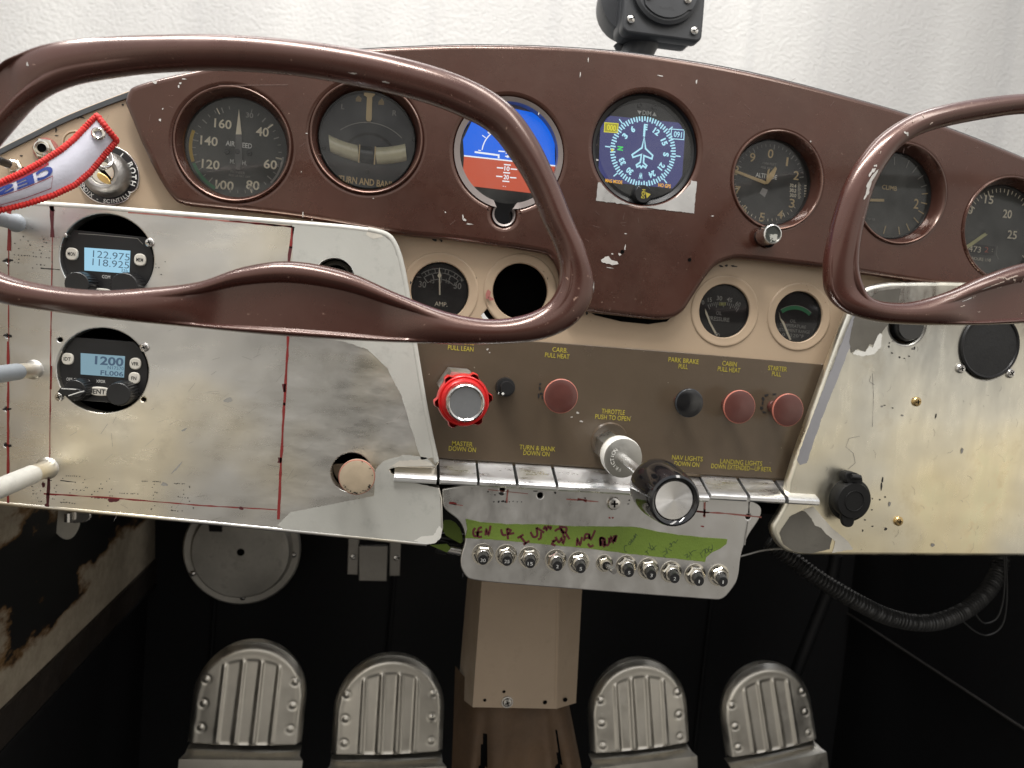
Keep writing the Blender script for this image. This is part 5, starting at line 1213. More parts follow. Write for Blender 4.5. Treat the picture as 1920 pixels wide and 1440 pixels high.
# ------------------------------------------------------------------ circuit breakers
BK = [(905, 1039, '30'), (949, 1041, '25'), (992, 1045, '15'), (1042, 1050, '2'), (1085, 1054, '5'), (1133, 1056, ''), (1174, 1061, '5'), (1215, 1066, '3'), (1258, 1072, '2'), (1303, 1077, '1'), (1347, 1078, '1')]
LAB = ['black circuit breaker numbered 30, leftmost on the plate', 'black circuit breaker numbered 25', 'black circuit breaker numbered 15', 'black circuit breaker numbered 2, just right of the one numbered 15', 'black circuit breaker numbered 5, left of the bare metal toggle', 'bare metal toggle switch without a cap, sixth in the breaker row', 'black circuit breaker numbered 5, right of the bare metal toggle', 'black circuit breaker numbered 3', 'black circuit breaker numbered 2, just right of the one numbered 3', 'black circuit breaker numbered 1, second from the right end', 'black circuit breaker numbered 1, at the right end of the plate']
for (px, py, num), lab in zip(BK, LAB):
    c = P(px, py, FD); k = S(px, py, FD)
    t = thing('circuit_breaker' if num else 'toggle_switch', (c[0], -FD, c[1]), lab, 'circuit breaker' if num else 'switch', 'breakers in a row on the aluminium plate')
    f = 1 if num else .8
    m2 = MB(); m2.lathe(c, [(20.5*f*k, FD-.0003), (20.5*f*k, FD+.0008), (17*f*k, FD+.001)], NICKEL, 48); obj('washer', m2, t)
    m2 = MB(); rot0 = px*.7
    vs = []; hexp = [(17.5*f*k, FD+.0009), (17.5*f*k, FD+.003), (15.5*f*k, FD+.0038), (11*f*k, FD+.0038)]
    for r, d in hexp:
        for i in range(6): a = i*math.pi/3+rot0; vs.append((c[0]+r*math.cos(a), c[1]+r*math.sin(a), d))
    m2.add(vs, [[j*6+i, j*6+(i+1) % 6, (j+1)*6+(i+1) % 6, (j+1)*6+i] for j in range(3) for i in range(6)], NICKEL); obj('hex_nut', m2, t)
    m2 = MB(); cq = P(px+1+8*(px-905)/440, py+11+2*(px-905)/440, FD+.0165); dx, dy = cq[0]-c[0], (cq[1]-c[1])
    if num:
        m2.lathe(c, [(11.5*k, FD+.003), (11.5*k, FD+.0055), (10.5*k, FD+.006), (9.6*k, FD+.0058)], STEEL, 32); obj('collar', m2, t)
        m2 = MB(); vs = []; prof = [(9.6*k, FD+.003, .0), (9.6*k, FD+.015, .9), (9.1*k, FD+.0165, 1), (.0001, FD+.0165, 1)]
        for r, d, f_ in prof:
            for i in range(24): a = 2*math.pi*i/24; vs.append((c[0]+dx*f_+r*math.cos(a), c[1]+dy*f_+r*math.sin(a), d))
        m2.add(vs, [[j*24+i, j*24+(i+1) % 24, (j+1)*24+(i+1) % 24, (j+1)*24+i] for j in range(3) for i in range(24)], BLACKP)
        m2.text(num, (c[0]+dx-.2*k, c[1]+dy-.5*k), 6.2*k, FD+.0166, PGREY2, (9.5 if len(num) > 1 else (2 if num == '1' else 4.6))*k, 0, .0); obj('cap', m2, t)
    else:
        m2.lathe(c, [(9.5*k, FD+.003), (9.5*k, FD+.007), (8*k, FD+.007)], NICKEL, 32); m2.disc(c, 8*k, FD+.0055, BLACKP, 24); obj('collar', m2, t)
        m2 = MB(); m2.tube([(c[0], c[1], FD+.004), (c[0]+4*k, c[1]-1*k, FD+.011), (c[0]+8*k, c[1]-2*k, FD+.018)], [4.5*k, 5*k, 5.6*k], GREYCAST, 16); obj('lever', m2, t)

# ------------------------------------------------------------------ right panel fittings
t = thing('speaker_grille', P3(1855, 650, RD), 'flat round black cloth covered disc under the right yoke', 'speaker')
m2 = MB(); c = P(1855, 648, RD); k = S(1855, 648, RD); m2.lathe(c, [(62*k, RD-.002), (62*k, RD+.0015), (60*k, RD+.0025), (57*k, RD+.002), (56*k, RD+.001)], BLACKP, 72); obj('rim', m2, t)
m2 = MB(); m2.lathe(c, [(56*k, RD+.001), (30*k, RD+.0013), (.0001, RD+.0014)], paint('grille_cloth', (.016, .016, .016), .75, .1, peel=.5), 72); obj('cloth', m2, t)
t = thing('power_socket', P3(1597, 936, RD), 'black power socket with a closed hinged cap on the right aluminium sheet', 'socket')
m2 = MB(); c = P(1591, 936, RD); m2.lathe(c, [(40*k, RD-.001), (40.5*k, RD+.003), (38*k, RD+.005), (34*k, RD+.006)], BLACKM, 64); obj('flange', m2, t)
m2 = MB(); c = P(1601, 939, RD+.016); k2 = S(1601, 939, RD+.016); m2.lathe(c, [(32*k2, RD+.004), (34.5*k2, RD+.010), (34.5*k2, RD+.015), (33*k2, RD+.0165), (20*k2, RD+.0168), (19.5*k2, RD+.0174), (18.5*k2, RD+.0174), (18*k2, RD+.0168), (.0001, RD+.0168)], BLACKM, 72)
m2.sheet([chaikin(PP([(1578, 962), (1602, 966), (1603, 980), (1597, 989), (1585, 989), (1579, 980)], RD+.015), 2)], RD+.015, .004, BLACKM, .001)
obj('cap', m2, t)
m2 = MB(); m2.sheet([chaikin(PP([(1584, 893), (1590, 884), (1612, 888), (1619, 898), (1616, 912), (1588, 908)], RD+.014), 1)], RD+.014, .01, BLACKM, .001); m2.tube([(*P(1596, 893, RD+.016), RD+.016), (*P(1613, 895, RD+.016), RD+.016)], .0022, BLACKP, 12); obj('hinge', m2, t)

# ------------------------------------------------------------------ control yokes
CRACK = plain('paint_crack', (.50, .40, .34), .5)
def yoke(name, label, pairs, dep, bpx, chips, shaft, hr_, end, scr=()):
    # pairs: (outer px, outer py, inner px, inner py) around the ring; smooth loft with a channel-like web where it widens
    oi = [(*P(a, b, dep), *P(c_, d_, dep)) for a, b, c_, d_ in pairs]
    o_ = catmull([Vector(q[:2]) for q in oi], 6, True); i_ = catmull([Vector(q[2:]) for q in oi], 6, True)
    kk = S(*bpx[:2], dep); b = bpx[2]*kk; M = 36
    sec = []
    for a, c_ in zip(o_, i_):
        ctr = (a+c_)/2; nrm = (a-c_); h = nrm.length/2; nrm.normalize(); w = min(1, max(0, (h/b-1.02)/.75)); w = w*w*(3-2*w)
        sec.append((ctr, nrm, h, w))
    def G(x, w):
        ell = math.sqrt(max(0, 1-x*x))
        # x=-1 inner edge (rolled tube), x=+1 outer edge (thin bead)
        if x < -.42: web = math.sqrt(max(0, 1-((x+.70)/.30)**2))*.95 if x > -1 else 0
        else:
            web = .36
        if x < -.42: web = max(web, .36*min(1, (x+1)/.1))
        if x > .78: web = .36+.28*math.sin((x-.78)/.22*math.pi)*1.0
        if x > .93: web *= math.sqrt(max(0, 1-((x-.93)/.07)**2))
        if -.50 < x < -.30: web = .36+(web-.36)*1.0
        return ell*(1-w)+web*w
    def pt(si, ph, off=0.0):
        n = len(sec); i = int(si) % n; f = si-int(si); j = (i+1) % n
        ctr = sec[i][0].lerp(sec[j][0], f); nr = sec[i][1].lerp(sec[j][1], f).normalized(); h = sec[i][2]*(1-f)+sec[j][2]*f; w = sec[i][3]*(1-f)+sec[j][3]*f
        x = math.cos(ph); q = G(x, w)*b*(1 if math.sin(ph) >= 0 else -1)
        p = ctr+nr*(x*(h+off)); return (p.x, p.y, dep+q+off*(1 if math.sin(ph) >= 0 else -1)*abs(math.sin(ph)))
    m2 = MB(); n = len(sec)
    phs = []
    for k in range(M//2+1):
        phs.append(math.acos(max(-1, min(1, 1-2*(k/(M//2))**1.0))))
    # even steps in x near the ends come from cosine spacing
    phs = [math.pi*k/(M//2) for k in range(M//2+1)]
    extra = [math.acos(v) for v in (.96, .90, .84, .78, -.36, -.42, -.48, -.56, -.64)]
    phs = sorted(set([round(v, 4) for v in phs+extra])); full = phs+[2*math.pi-v for v in phs[::-1][1:-1]]
    M = len(full)
    vs = [pt(i, a) for i in range(n) for a in full]
    m2.add(vs, [[i*M+k, i*M+(k+1) % M, ((i+1) % n)*M+(k+1) % M, ((i+1) % n)*M+k] for i in range(n) for k in range(M)], YOKE)
    # chips of bare metal: (section index, angle, section extent, angle extent, seed)
    for si, ph, es, ep, sd in chips:
        rnd = random.Random(sd); ph0 = [rnd.uniform(0, 6.28) for _ in range(3)]; q = [pt(si, ph, .00025)]
        L_ = 22
        for ring_ in (.5, 1):
            for i in range(L_):
                a = 2*math.pi*i/L_; r = ring_*(1+.35*math.sin(2*a+ph0[0])+.3*math.sin(3*a+ph0[1])+.15*math.sin(5*a+ph0[2])); q.append(pt(si+es*r*math.cos(a), ph+ep*r*math.sin(a), .00025))
        m2.add(q, [[0, 1+i, 1+(i+1) % L_] for i in range(L_)]+[[1+i, 1+L_+i, 1+L_+(i+1) % L_, 1+(i+1) % L_] for i in range(L_)], SCUFF)
    for sd, s0, p0, n_, ds, dp, w_ in scr:
        rnd = random.Random(sd); q = []; si, ph = s0, p0
        for _ in range(n_):
            q.append(pt(si, ph, .0003)); si += rnd.uniform(-.4, 1)*ds; ph += rnd.uniform(-.5, 1)*dp
        vs = []
        for i, a in enumerate(q):
            b2 = q[min(i+1, len(q)-1)]; a2 = q[max(i-1, 0)]; tx_, ty_ = b2[0]-a2[0], b2[1]-a2[1]; l_ = math.hypot(tx_, ty_) or 1; ww = w_*1.35*rnd.uniform(.4, 1.3)
            vs += [(a[0]-ty_/l_*ww, a[1]+tx_/l_*ww, a[2]), (a[0]+ty_/l_*ww, a[1]-tx_/l_*ww, a[2])]
        m2.add(vs, [[2*i, 2*i+1, 2*i+3, 2*i+2] for i in range(len(q)-1)], CRACK)
    c0, hub = shaft
    t = thing(name, (*[0]*0, c0[0], -dep, c0[1]), label, 'yoke', 'maroon control yokes')
    obj('wheel_rim', m2, t, 50)
    m3 = MB(); k = S(700, 560, .1)
    m3.tube([(hub[0], hub[1], dep-b*.3), (hub[0], hub[1], dep-.03)], hr_, YOKE, 32); obj('hub', m3, t)
    m3 = MB(); m3.tube([(hub[0], hub[1], dep-.03), end], hr_*.6, metal('dull_shaft', (.45, .46, .48), .35), 32); obj('shaft', m3, t)
    return t
LY = .165
pl_ = [(0, 132, 0, 262), (38, 105, 58, 200), (95, 84, 128, 162), (180, 73, 225, 143), (300, 67, 320, 134), (430, 67, 430, 132), (560, 77, 552, 141), (700, 98, 680, 163), (820, 128, 790, 190),
       (905, 163, 862, 217), (965, 206, 918, 248), (1008, 265, 960, 300), (1043, 338, 993, 355), (1072, 410, 1018, 415), (1098, 470, 1040, 462), (1112, 530, 1050, 503), (1103, 575, 1043, 545), (1068, 614, 1018, 575),
       (1010, 638, 972, 593), (930, 645, 910, 598), (840, 645, 835, 584), (740, 642, 745, 550), (640, 637, 650, 509), (545, 631, 548, 490), (450, 623, 460, 500), (360, 614, 375, 528), (270, 605, 285, 539), (180, 595, 185, 544), (90, 583, 88, 534), (10, 570, 10, 514), (-60, 548, -45, 478), (-92, 490, -62, 440), (-96, 420, -66, 395), (-80, 330, -48, 345), (-45, 200, -28, 300)]
# mirror the hidden left end so that the ring closes beyond the frame
hub = P(600, 560, .10)
yoke('control_yoke', 'large maroon control yoke with a scuffed rim, filling the left half of the view', pl_, LY, (500, 350, 30.5), [(96.0, 2.3, 1.6, .22, 3)] and [(91, .35, 1.0, .22, 3), (44, 2.3, .25, .05, 4), (41, 2.2, .35, .03, 5), (8, 1.3, .2, .06, 6)], (P(545, 560, LY), P(596, 585, .13)), .012, (*P(640, 517, -.02), -.02))
RY = .135
rr_ = [(2060, 186, 2060, 222), (1990, 179, 1990, 215), (1920, 177, 1920, 213), (1850, 183, 1852, 222), (1770, 197, 1780, 236), (1708, 216, 1722, 254), (1652, 252, 1681, 281), (1612, 298, 1655, 314), (1584, 348, 1635, 352), (1566, 400, 1620, 402), (1553, 452, 1609, 455), (1546, 505, 1606, 503), (1553, 552, 1615, 538), (1585, 585, 1633, 559), (1640, 603, 1668, 567), (1710, 609, 1715, 565), (1790, 610, 1780, 546), (1860, 609, 1845, 517), (1940, 606, 1930, 491), (2030, 604, 2030, 486)]
cxm = 2130
out_ = rr_ + [(2*cxm-a, b+ (a-cxm)*-.10, 2*cxm-c_, d_+(c_-cxm)*-.10) for a, b, c_, d_ in rr_[::-1]]
out_ = [(a, b, c_, d_) for a, b, c_, d_ in out_]
# the copy on the far side follows the same slope as the panel
out_ = rr_ + [(2*cxm-a, b+(cxm-a)*.14, 2*cxm-c_, d_+(cxm-c_)*.14) for a, b, c_, d_ in rr_[::-1]]
yoke('control_yoke', 'maroon control yoke with a white paint chip, cut off by the right edge', out_, RY, (1700, 400, 25), [(47.5, 1.75, 2.2, .20, 8), (45.0, 1.5, .9, .12, 9), (50.0, 1.85, 1.0, .12, 11), (43.5, 1.5, .3, .08, 19), (34, 1.7, .25, .25, 12), (98, 1.9, .8, .03, 14), (101, 2.2, 1.2, .02, 15)], (P(1760, 560, RY), P(1815, 575, .105)), .008, (*P(1706, 600, .0), 0.0), [(1, 101.5, 2.2, 16, .45, .02, .00022), (2, 102.5, 2.6, 14, .3, -.12, .0003), (3, 104.5, 2.3, 12, .15, -.10, .0003), (4, 106.0, 2.1, 12, .12, -.10, .00028), (5, 103.5, 2.3, 14, .3, .01, .00028), (6, 103.0, 2.0, 10, .35, .0, .00025), (7, 99.0, 1.9, 14, .22, .05, .00018), (8, 96.5, 1.6, 10, .5, .03, .00018), (9, 29.5, .9, 12, .06, .14, .0003), (10, 31.5, 1.0, 9, .08, .12, .00025), (11, 28.5, 1.9, 9, .3, .05, .0003), (12, 40, 1.2, 8, .5, .04, .00015), (13, 99.5, 1.2, 7, .3, -.03, .00015), (14, 94.5, 2.4, 16, .5, .0, .00016)])
# black tube showing in the hole of the right sheet
t_ = MB(); c = P(1703, 612, .02); k = S(1703, 612, .02)
t_.lathe(c, [(25*k, .024), (28*k, .021), (28*k, -.02)], BLACKG, 40, cap0=True); t_.lathe(c, [(28.5*k, .012), (28.5*k, .009)], BRASS, 40)
tag(obj('guide_tube', t_), 'glossy black tube in the hole under the right yoke', 'tube')

# ------------------------------------------------------------------ compass on top
CD = -.085
t = thing('magnetic_compass', P3(1225, 60, CD), 'black magnetic compass on a short post above the panel', 'compass')
kc = S(1240, 0, CD); ctr = Vector(P(1240, -4, CD)); tr = R(1.5)
def CL(x, y): return (ctr.x+(x*math.cos(tr)-y*math.sin(tr))*kc, ctr.y+(x*math.sin(tr)+y*math.cos(tr))*kc)
COMP = plain('compass_crackle_black', (.030, .032, .036), .42)
def rsq(hw, hh, rc, n=6):
    q = []
    for sx, sy, a0 in ((1, 1, 0), (-1, 1, 90), (-1, -1, 180), (1, -1, 270)):
        for i in range(n+1): a = R(a0+90*i/n); q.append((sx*(hw-rc)+rc*math.cos(a), sy*(hh-rc)+rc*math.sin(a)))
    return q
m2 = MB(); m2.sheet([[CL(x, y) for x, y in rsq(77, 80, 12)], [CL(58*math.cos(2*math.pi*i/48), 6+58*math.sin(2*math.pi*i/48)) for i in range(48)]], CD+.012, .014, COMP, .002); 
m2.sheet([[CL(x-3, y-3) for x, y in rsq(74, 74, 14)]], CD-.001, .02, COMP, .002); obj('housing', m2, t)
m2 = MB(); cc = CL(0, 6)
m2.lathe(cc, [(66*kc, CD+.012), (66*kc, CD+.016), (60*kc, CD+.0175)], COMP, 64)
wq = [CL(x, y+20) for x, y in rsq(44, 26, 12)]; m2.sheet([[(cc[0]+60.5*kc*math.cos(2*math.pi*i/64), cc[1]+60.5*kc*math.sin(2*math.pi*i/64)) for i in range(64)], wq], CD+.0172, .003, COMP, .0004); obj('face_ring', m2, t)
m2 = MB(); 
cyl = []
for i in range(25):
    a = R(-60+120*i/24); cyl += [(*CL(50*math.sin(a), 52), CD+.004+.009*math.cos(a)), (*CL(50*math.sin(a), -8), CD+.004+.009*math.cos(a))]
m2.add(cyl, [[2*i, 2*i+1, 2*i+3, 2*i+2] for i in range(24)], DIALN)
for i in range(19):
    x = -36+i*4; m2.ribbon([CL(x, 12), CL(x, 6 if i % 2 else 2)], 1.2*kc, CD+.0136, CREAM)
m2.text('24', CL(20, 22), 10*kc, CD+.0136, CREAM, 14*kc); m2.text('21', CL(-22, 22), 10*kc, CD+.0136, CREAM, 14*kc); obj('card', m2, t)
m2 = MB(); m2.ribbon([CL(0, 46), CL(0, -5)], 1.6*kc, CD+.0146, CREAM); obj('lubber_line', m2, t)
m2 = MB(); q = [CL(x, y) for x, y in ((-47, -8), (46, -8), (48, -30))]+[CL(56*math.sin(R(a)), 6-56*math.cos(R(a))) for a in range(48, -52, -8)]; m2.sheet([q], CD+.0185, .002, COMP, .0004); m2.text('NORTH', CL(0, -33), 5*kc, CD+.0187, plain('embossed_black', (.05, .052, .056), .4), 28*kc); obj('cover_plate', m2, t)
for x, y in ((-36, -16), (38, -14), (-63, -57), (60, -62)):
    m2 = MB(); c = CL(x, y); r = 7*kc; z0 = CD+.012 if abs(x) > 50 else CD+.018
    m2.lathe(c, [(r, z0), (r, z0+.0018), (r*.6, z0+.003), (.0001, z0+.0032)], STEEL, 24); m2.ribbon([(c[0]-r*.8, c[1]-r*.4), (c[0]+r*.8, c[1]+r*.4)], r*.25, z0+.0034, VOID); obj('screw', m2, t)
m2 = MB(); q = CL(-66, 0); m2.lathe(CL(-40, 8), [(72*kc, CD-.012), (72*kc, CD-.018), (60*kc, CD-.05)], COMP, 48, cap0=True, cap1=True); obj('rear_bowl', m2, t)
m2 = MB(); a0 = P(1213, 62, CD-.02); b0 = P(1186, 116, CD-.02); 
m2.tube([(a0[0], a0[1], CD-.015), (b0[0], b0[1], CD-.02)], .0155, COMP, 24); m2.tube([(*P(1160, 80, CD-.03), CD-.03), (*P(1182, 120, CD-.03), CD-.03)], .006, COMP, 16); obj('post', m2, t)

# ------------------------------------------------------------------ rudder pedals
PD = -.34
def pedal(label, cx, top, w, bcx, bot, warm):
    # plate generated on a grid: rounded top, rolled rim, four long ribs, dimpled rivets
    k = S(cx, 1320, PD); top += 8; c = P(cx, top, PD); hw = w/2*k; L_ = (bot+8-top)*k; cb = P(bcx, bot, PD); tilt = math.atan2(cb[0]-c[0], -(cb[1]-c[1]))
    t = thing('rudder_pedal', (c[0], -PD, c[1]-L_), label, 'pedal', 'rudder pedals in the dark footwell')
    NX, NY = 84, 96; vs = []; hh = {}
    def height(x, y, e):
        h = -.008*max(0, 1-e/.0075)**2+.0005*math.exp(-((e-.009)/.003)**2)-.005*(x/hw)**2
        arch = .24*hw+.42*x*x/hw; f = y/L_
        ins = min(1, max(0, (y-arch)/.006)); ins = ins*ins*(3-2*ins); bot_f = min(1, max(0, (L_*.975-y)/.004))
        if abs(x/hw) < .56:
            sd_ = min(1, (.56-abs(x/hw))/.06); h -= .0014*ins*sd_*bot_f
        for q in (-.48, -.16, .16, .48):
            xx = (x/hw-q)/(.030+.018*f); h += .0036*math.exp(-xx*xx)*ins*bot_f
        for sx in (-.78, .78):
            for yy in (.66, 1.08, 1.50):
                dd = math.hypot(x-sx*hw, y-yy*hw)
                h += .0014*math.exp(-(dd/.0030)**2)-.0009*math.exp(-((dd-.0050)/.0015)**2)
        return h-.010*max(0, (f-.97)/.03)
    for j in range(NY+1):
        for i in range(NX+1):
            x, y = -hw+2*hw*i/NX, L_*j/NY; rr = math.hypot(x, y-hw)
            if y < hw:
                if rr > hw: x, y = x*hw/rr, hw+(y-hw)*hw/rr; rr = hw
                e = hw-rr
            else: e = hw-abs(x)
            vs.append((x, y, height(x, y, e)))
    keep = []
    for j in range(NY):
        for i in range(NX):
            q = [j*(NX+1)+i, j*(NX+1)+i+1, (j+1)*(NX+1)+i+1, (j+1)*(NX+1)+i]
            out = sum(1 for k_ in q if vs[k_][1] < hw and math.hypot(vs[k_][0], vs[k_][1]-hw) > hw*.99999)
            if out < 4: keep.append(q)
    rim_ = [(-hw, L_)]+[(-hw, L_+(hw-L_)*k_/6) for k_ in range(1, 6)]+[(hw*math.cos(R(a)), hw-hw*math.sin(R(a))) for a in range(180, -1, -3)]+[(hw, hw+(L_-hw)*k_/6) for k_ in range(1, 7)]
    o_ = len(vs); vs += [(x, y, -.008-.005*(x/hw)**2) for x, y in rim_]+[(x*.985, y+.001, -.020) for x, y in rim_]; nr = len(rim_)
    keep += [[o_+k_, o_+k_+1, o_+nr+k_+1, o_+nr+k_] for k_ in range(nr-1)]
    vs = [(c[0]+x*math.cos(tilt)+y*math.sin(tilt), c[1]+x*math.sin(tilt)-y*math.cos(tilt), PD+h-.02*(1-y/L_)) for x, y, h in vs]
    m2 = MB(); m2.add(vs, keep, ALUD); obj('tread_plate', m2, t, 75)
    m2 = MB(); y0 = L_
    def q2(x, y): return (c[0]+x*math.cos(tilt)+y*math.sin(tilt), c[1]+x*math.sin(tilt)-y*math.cos(tilt))
    a, b = q2(-hw*.98, L_+.001), q2(hw*.98, L_+.001)
    pr = [(.0, -.016), (.0085, -.024), (.0095, -.002), (.013, .004), (.03, .006), (.06, .006)]
    vs = []
    for x in (-1, 1):
        for y, h in pr: q = q2(x*hw*(1.0+ (.07 if y > .012 else 0)), L_+y); vs.append((q[0], q[1], PD+h))
    m2.add(vs, [[i, i+1, 6+i+1, 6+i] for i in range(1, 5)], ALUD); m2.add(vs, [[0, 1, 7, 6]], BLACK_OR_SHADE); obj('foot_bar', m2, t, 50)  # black face above the bar puts the shade of the recess into the material
    m2 = MB(); q = q2(0, L_*.5); m2.tube([(q[0], q[1], PD-.03), (q2(0, L_+.05)[0], q2(0, L_+.05)[1], PD-.05)], .008, BLACK_OR_SHADE, 12); obj('arm', m2, t)
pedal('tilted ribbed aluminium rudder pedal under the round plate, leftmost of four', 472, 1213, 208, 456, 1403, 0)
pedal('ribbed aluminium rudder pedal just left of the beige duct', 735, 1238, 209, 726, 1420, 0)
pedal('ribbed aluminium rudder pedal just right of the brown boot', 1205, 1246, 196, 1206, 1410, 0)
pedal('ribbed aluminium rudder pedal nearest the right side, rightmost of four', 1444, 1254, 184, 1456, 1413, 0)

# ------------------------------------------------------------------ things on the firewall and between the pedals
t = thing('round_cover_plate', P3(455, 1030, -.50), 'round dull metal cover plate on the firewall above the left pedals', 'cover plate')
RPd = -.52; c = P(455, 1030, RPd); k = S(455, 1030, RPd)
m2 = MB(); m2.lathe(c, [(105*k, RPd-.006), (106*k, RPd), (103*k, RPd+.003), (92*k, RPd+.002), (89*k, RPd+.010), (86*k, RPd+.013), (7*k, RPd+.014)], paint('tarnished_plate', (.46, .44, .40), .40, .25, dirt=.6, metal=.6), 72); m2.disc(c, 8*k, RPd+.0135, VOID, 20); obj('plate', m2, t)
for px, py in ((550, 1040), (455, 1120), (362, 1075)): 
    m2 = MB(); c = P(px, py, RPd+.004); m2.lathe(c, [(6*k, RPd+.001), (5.5*k, RPd+.005), (3*k, RPd+.007), (.0001, RPd+.0075)], STEEL, 20); obj('bolt', m2, t)
m2 = MB(); m2.sheet([PP([(390, 975), (416, 975), (416, 998), (392, 997)], RPd+.016)], RPd+.016, .006, BLACKM, .001); obj('clip', m2, t)
t = thing('latch_bracket', P3(700, 1050, -.48), 'small metal latch bracket with two bolts hanging below the left sheet', 'bracket')
BDp = -.5; gm = paint('tarnished_bracket', (.36, .34, .31), .4, .2, dirt=.3, metal=.6)
m2 = MB(); m2.sheet([PP([(673, 1024), (727, 1024), (725, 1090), (673, 1089)], BDp+.012)], BDp+.012, .008, gm, .001); obj('plate', m2, t)
for q in ([(654, 990), (674, 990), (671, 1078), (651, 1077)], [(731, 995), (752, 995), (750, 1080), (730, 1080)]):
    m2 = MB(); m2.sheet([PP(q, BDp)], BDp, .01, gm, .001); obj('rail', m2, t)
for px, py in ((662, 1044), (743, 1046)): part = MB(); screw(part, px, py, 5.5, BDp, STEEL, '-'); obj('bolt', part, t)

# beige duct and brown boot
DP = -.12
t = thing('center_duct', P3(980, 1210, DP), 'tall beige sheet metal duct standing between the pedals', 'duct')
def lvl(y): return y
top_ = [(884, 1070, DP-.05), (904, 1080, DP), (1050, 1088, DP), (1092, 1092, DP-.03)]
bot_ = [(866, 1310, DP-.05), (886, 1326, DP), (1044, 1329, DP), (1080, 1318, DP-.03)]
vs = [P3(a, b, d) for a, b, d in top_]+[P3(a, b, d) for a, b, d in bot_]
vs = [(v.x, v.z, -v.y) for v in vs]; tb_ = [tuple(b_+(a_-b_)*1.5 for a_, b_ in zip(vs[i], vs[i+4])) for i in range(4)]
vs = tb_+vs[4:]; vb_ = [(v[0], v[1], v[2]-.004) for v in vs]
m2 = MB(); m2.add(vs+[(vs[0][0], vs[0][1], DP-.075), (vs[4][0]-.002, vs[4][1], DP-.075), (vs[3][0], vs[3][1], DP-.075), (vs[7][0], vs[7][1], DP-.075)], [[0, 1, 5, 4], [1, 2, 6, 5], [2, 3, 7, 6], [8, 0, 4, 9], [3, 10, 11, 7], [4, 5, 6, 7, 11, 9]], DUCT)
for px, py, r in ((909, 1313, 3), (1022, 1317, 4), (1060, 1312, 4.4), (945, 1297, 3)):
    c = P(px, py, DP+.0006 if px < 1044 else DP-.008); m2.disc(c, r*S(px, py, DP), (DP+.0006) if px < 1044 else DP-.008, VOID, 14)
m2.ribbon(PP([(1046, 1100), (1042, 1320)], DP+.0006), .0006, DP+.0006, BEIGE)
obj('duct_shell', m2, t, 20); part = MB(); screw(part, 951, 1316, 9, DP, STEEL, 'x'); part.lathe(P(951, 1316, DP), [(12*S(951, 1316, DP), DP), (11*S(951, 1316, DP), DP+.001)], STEEL, 24, cap1=True); obj('screw', part, t)
m2 = MB(); BTd = DP-.006
n = 60; vs = []
for j in range(13):
    f = j/12
    for i in range(n+1):
        s_ = i/n; xl, xr = 862-14*f, 1076+44*f
        y = 1300+250*f; px = xl+(xr-xl)*s_
        fold = .010*math.sin(s_*7+f*2)*(.2+f)+.003*math.sin(s_*33+f*5)*f-.02*f*(math.exp(-((s_-.24+.06*f)/.05)**2)+math.exp(-((s_-.80)/.05)**2))
        edge = -.05*abs(2*s_-1)**4
        q = P(px, y+4*math.sin(s_*9), BTd); vs.append((q[0], q[1], BTd+fold+edge+.02*f-.012))
m2.add(vs, [[j*(n+1)+i, j*(n+1)+i+1, (j+1)*(n+1)+i+1, (j+1)*(n+1)+i] for j in range(12) for i in range(n)], LEATH)
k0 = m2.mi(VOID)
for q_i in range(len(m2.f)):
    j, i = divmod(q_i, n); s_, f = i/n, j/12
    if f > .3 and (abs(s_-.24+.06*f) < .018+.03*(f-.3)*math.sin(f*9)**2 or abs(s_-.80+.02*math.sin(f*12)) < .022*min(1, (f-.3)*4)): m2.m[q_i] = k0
tag(obj('dust_boot', m2), 'dirty brown folded leather boot below the beige duct', 'boot')

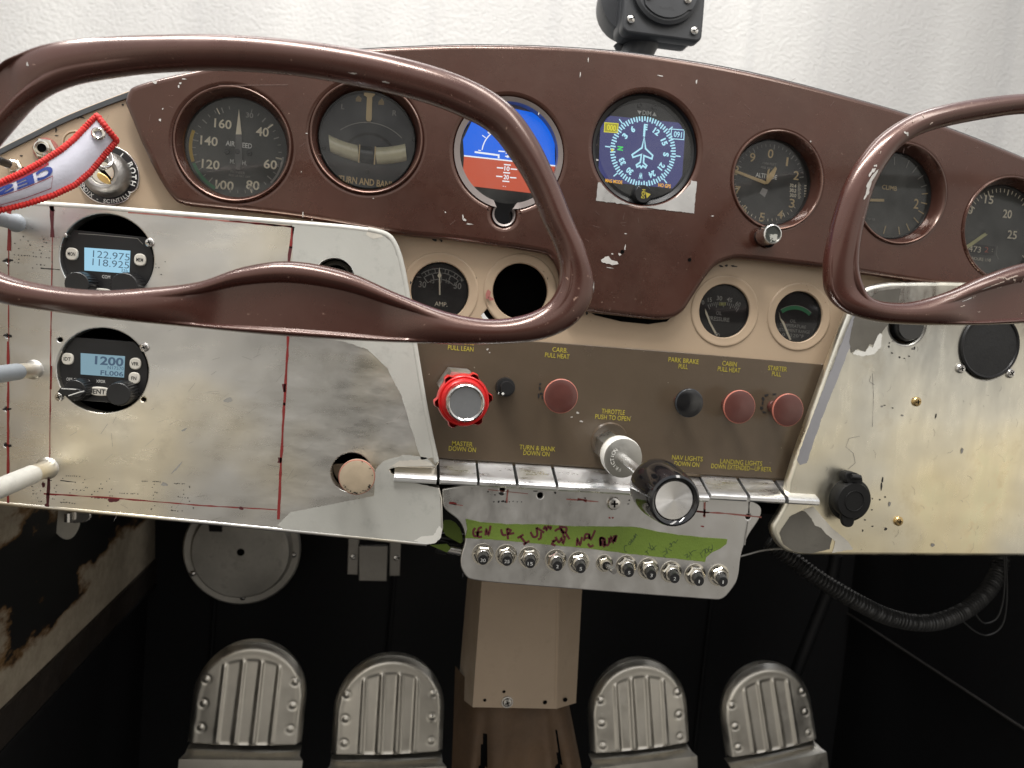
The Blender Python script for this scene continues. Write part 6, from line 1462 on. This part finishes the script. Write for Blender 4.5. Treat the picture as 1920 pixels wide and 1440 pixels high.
# corrugated hose and thin wires on the right
HD = -.10
path = catmull([Vector((*P(a, b, HD+dd), HD+dd)) for a, b, dd in ((1440, 1015, -.02), (1485, 1048, -.01), (1530, 1082, 0), (1600, 1125, .01), (1670, 1158, .01), (1740, 1168, .01), (1800, 1150, 0), (1845, 1115, -.01), (1870, 1075, -.02), (1880, 1030, -.03), (1882, 980, -.04))], 26)
m2 = MB(); rp2 = []; acc = 0; last = None; pts = []
dense = []
for a, b in zip(path, path[1:]):
    n = max(1, int((b-a).length/.0006)); dense += [a.lerp(b, i/n) for i in range(n)]
s_ = 0; rr2 = []
for i, p in enumerate(dense):
    if i: s_ += (p-dense[i-1]).length
    rr2.append(.0078+.0017*max(-.6, math.sin(s_*2*math.pi/.0042)))
m2.tube(dense, rr2, HOSE, 16); tag(obj('corrugated_hose', m2, None, 60), 'black corrugated hose looping below the right aluminium sheet', 'hose')
for lab, pp in (('outer thin black wire loop beside the corrugated hose', [(1800, 1160), (1830, 1185), (1856, 1190), (1880, 1170), (1888, 1120), (1886, 1040)]), ('inner thin black wire loop beside the corrugated hose', [(1828, 1150), (1845, 1168), (1868, 1160), (1880, 1130), (1884, 1080), (1882, 1040)])):
    m2 = MB(); m2.tube(catmull([Vector((*P(a, b, HD-.01), HD-.01)) for a, b in pp], 8), .0009, HOSE, 8); tag(obj('wire', m2), lab, 'wire', 'thin wires behind the panels')
m2 = MB(); m2.tube(catmull([Vector((*P(a, b, -.01), -.01)) for a, b in ((1370, 1048), (1400, 1040), (1430, 1032), (1462, 1029), (1500, 1030))], 6), .0010, SMUDGE, 8); tag(obj('wire', m2), 'pale wire between the breaker plate and the right aluminium sheet', 'wire', 'thin wires behind the panels')
m2 = MB(); m2.tube([(*P(1568, 1040, -.45), -.45), (*P(1556, 1100, -.45), -.45), (*P(1492, 1260, -.45), -.45)], .010, BLACK_OR_SHADE, 12); tag(obj('brace_tube', m2), 'faint black brace tube slanting down in the footwell right of centre', 'tube')
# filler plates that close the gap between the sheets and the footwell roof
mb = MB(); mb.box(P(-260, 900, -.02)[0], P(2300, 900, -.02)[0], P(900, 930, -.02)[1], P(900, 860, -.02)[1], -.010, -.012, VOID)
obj('lower_flange', mb, panel)
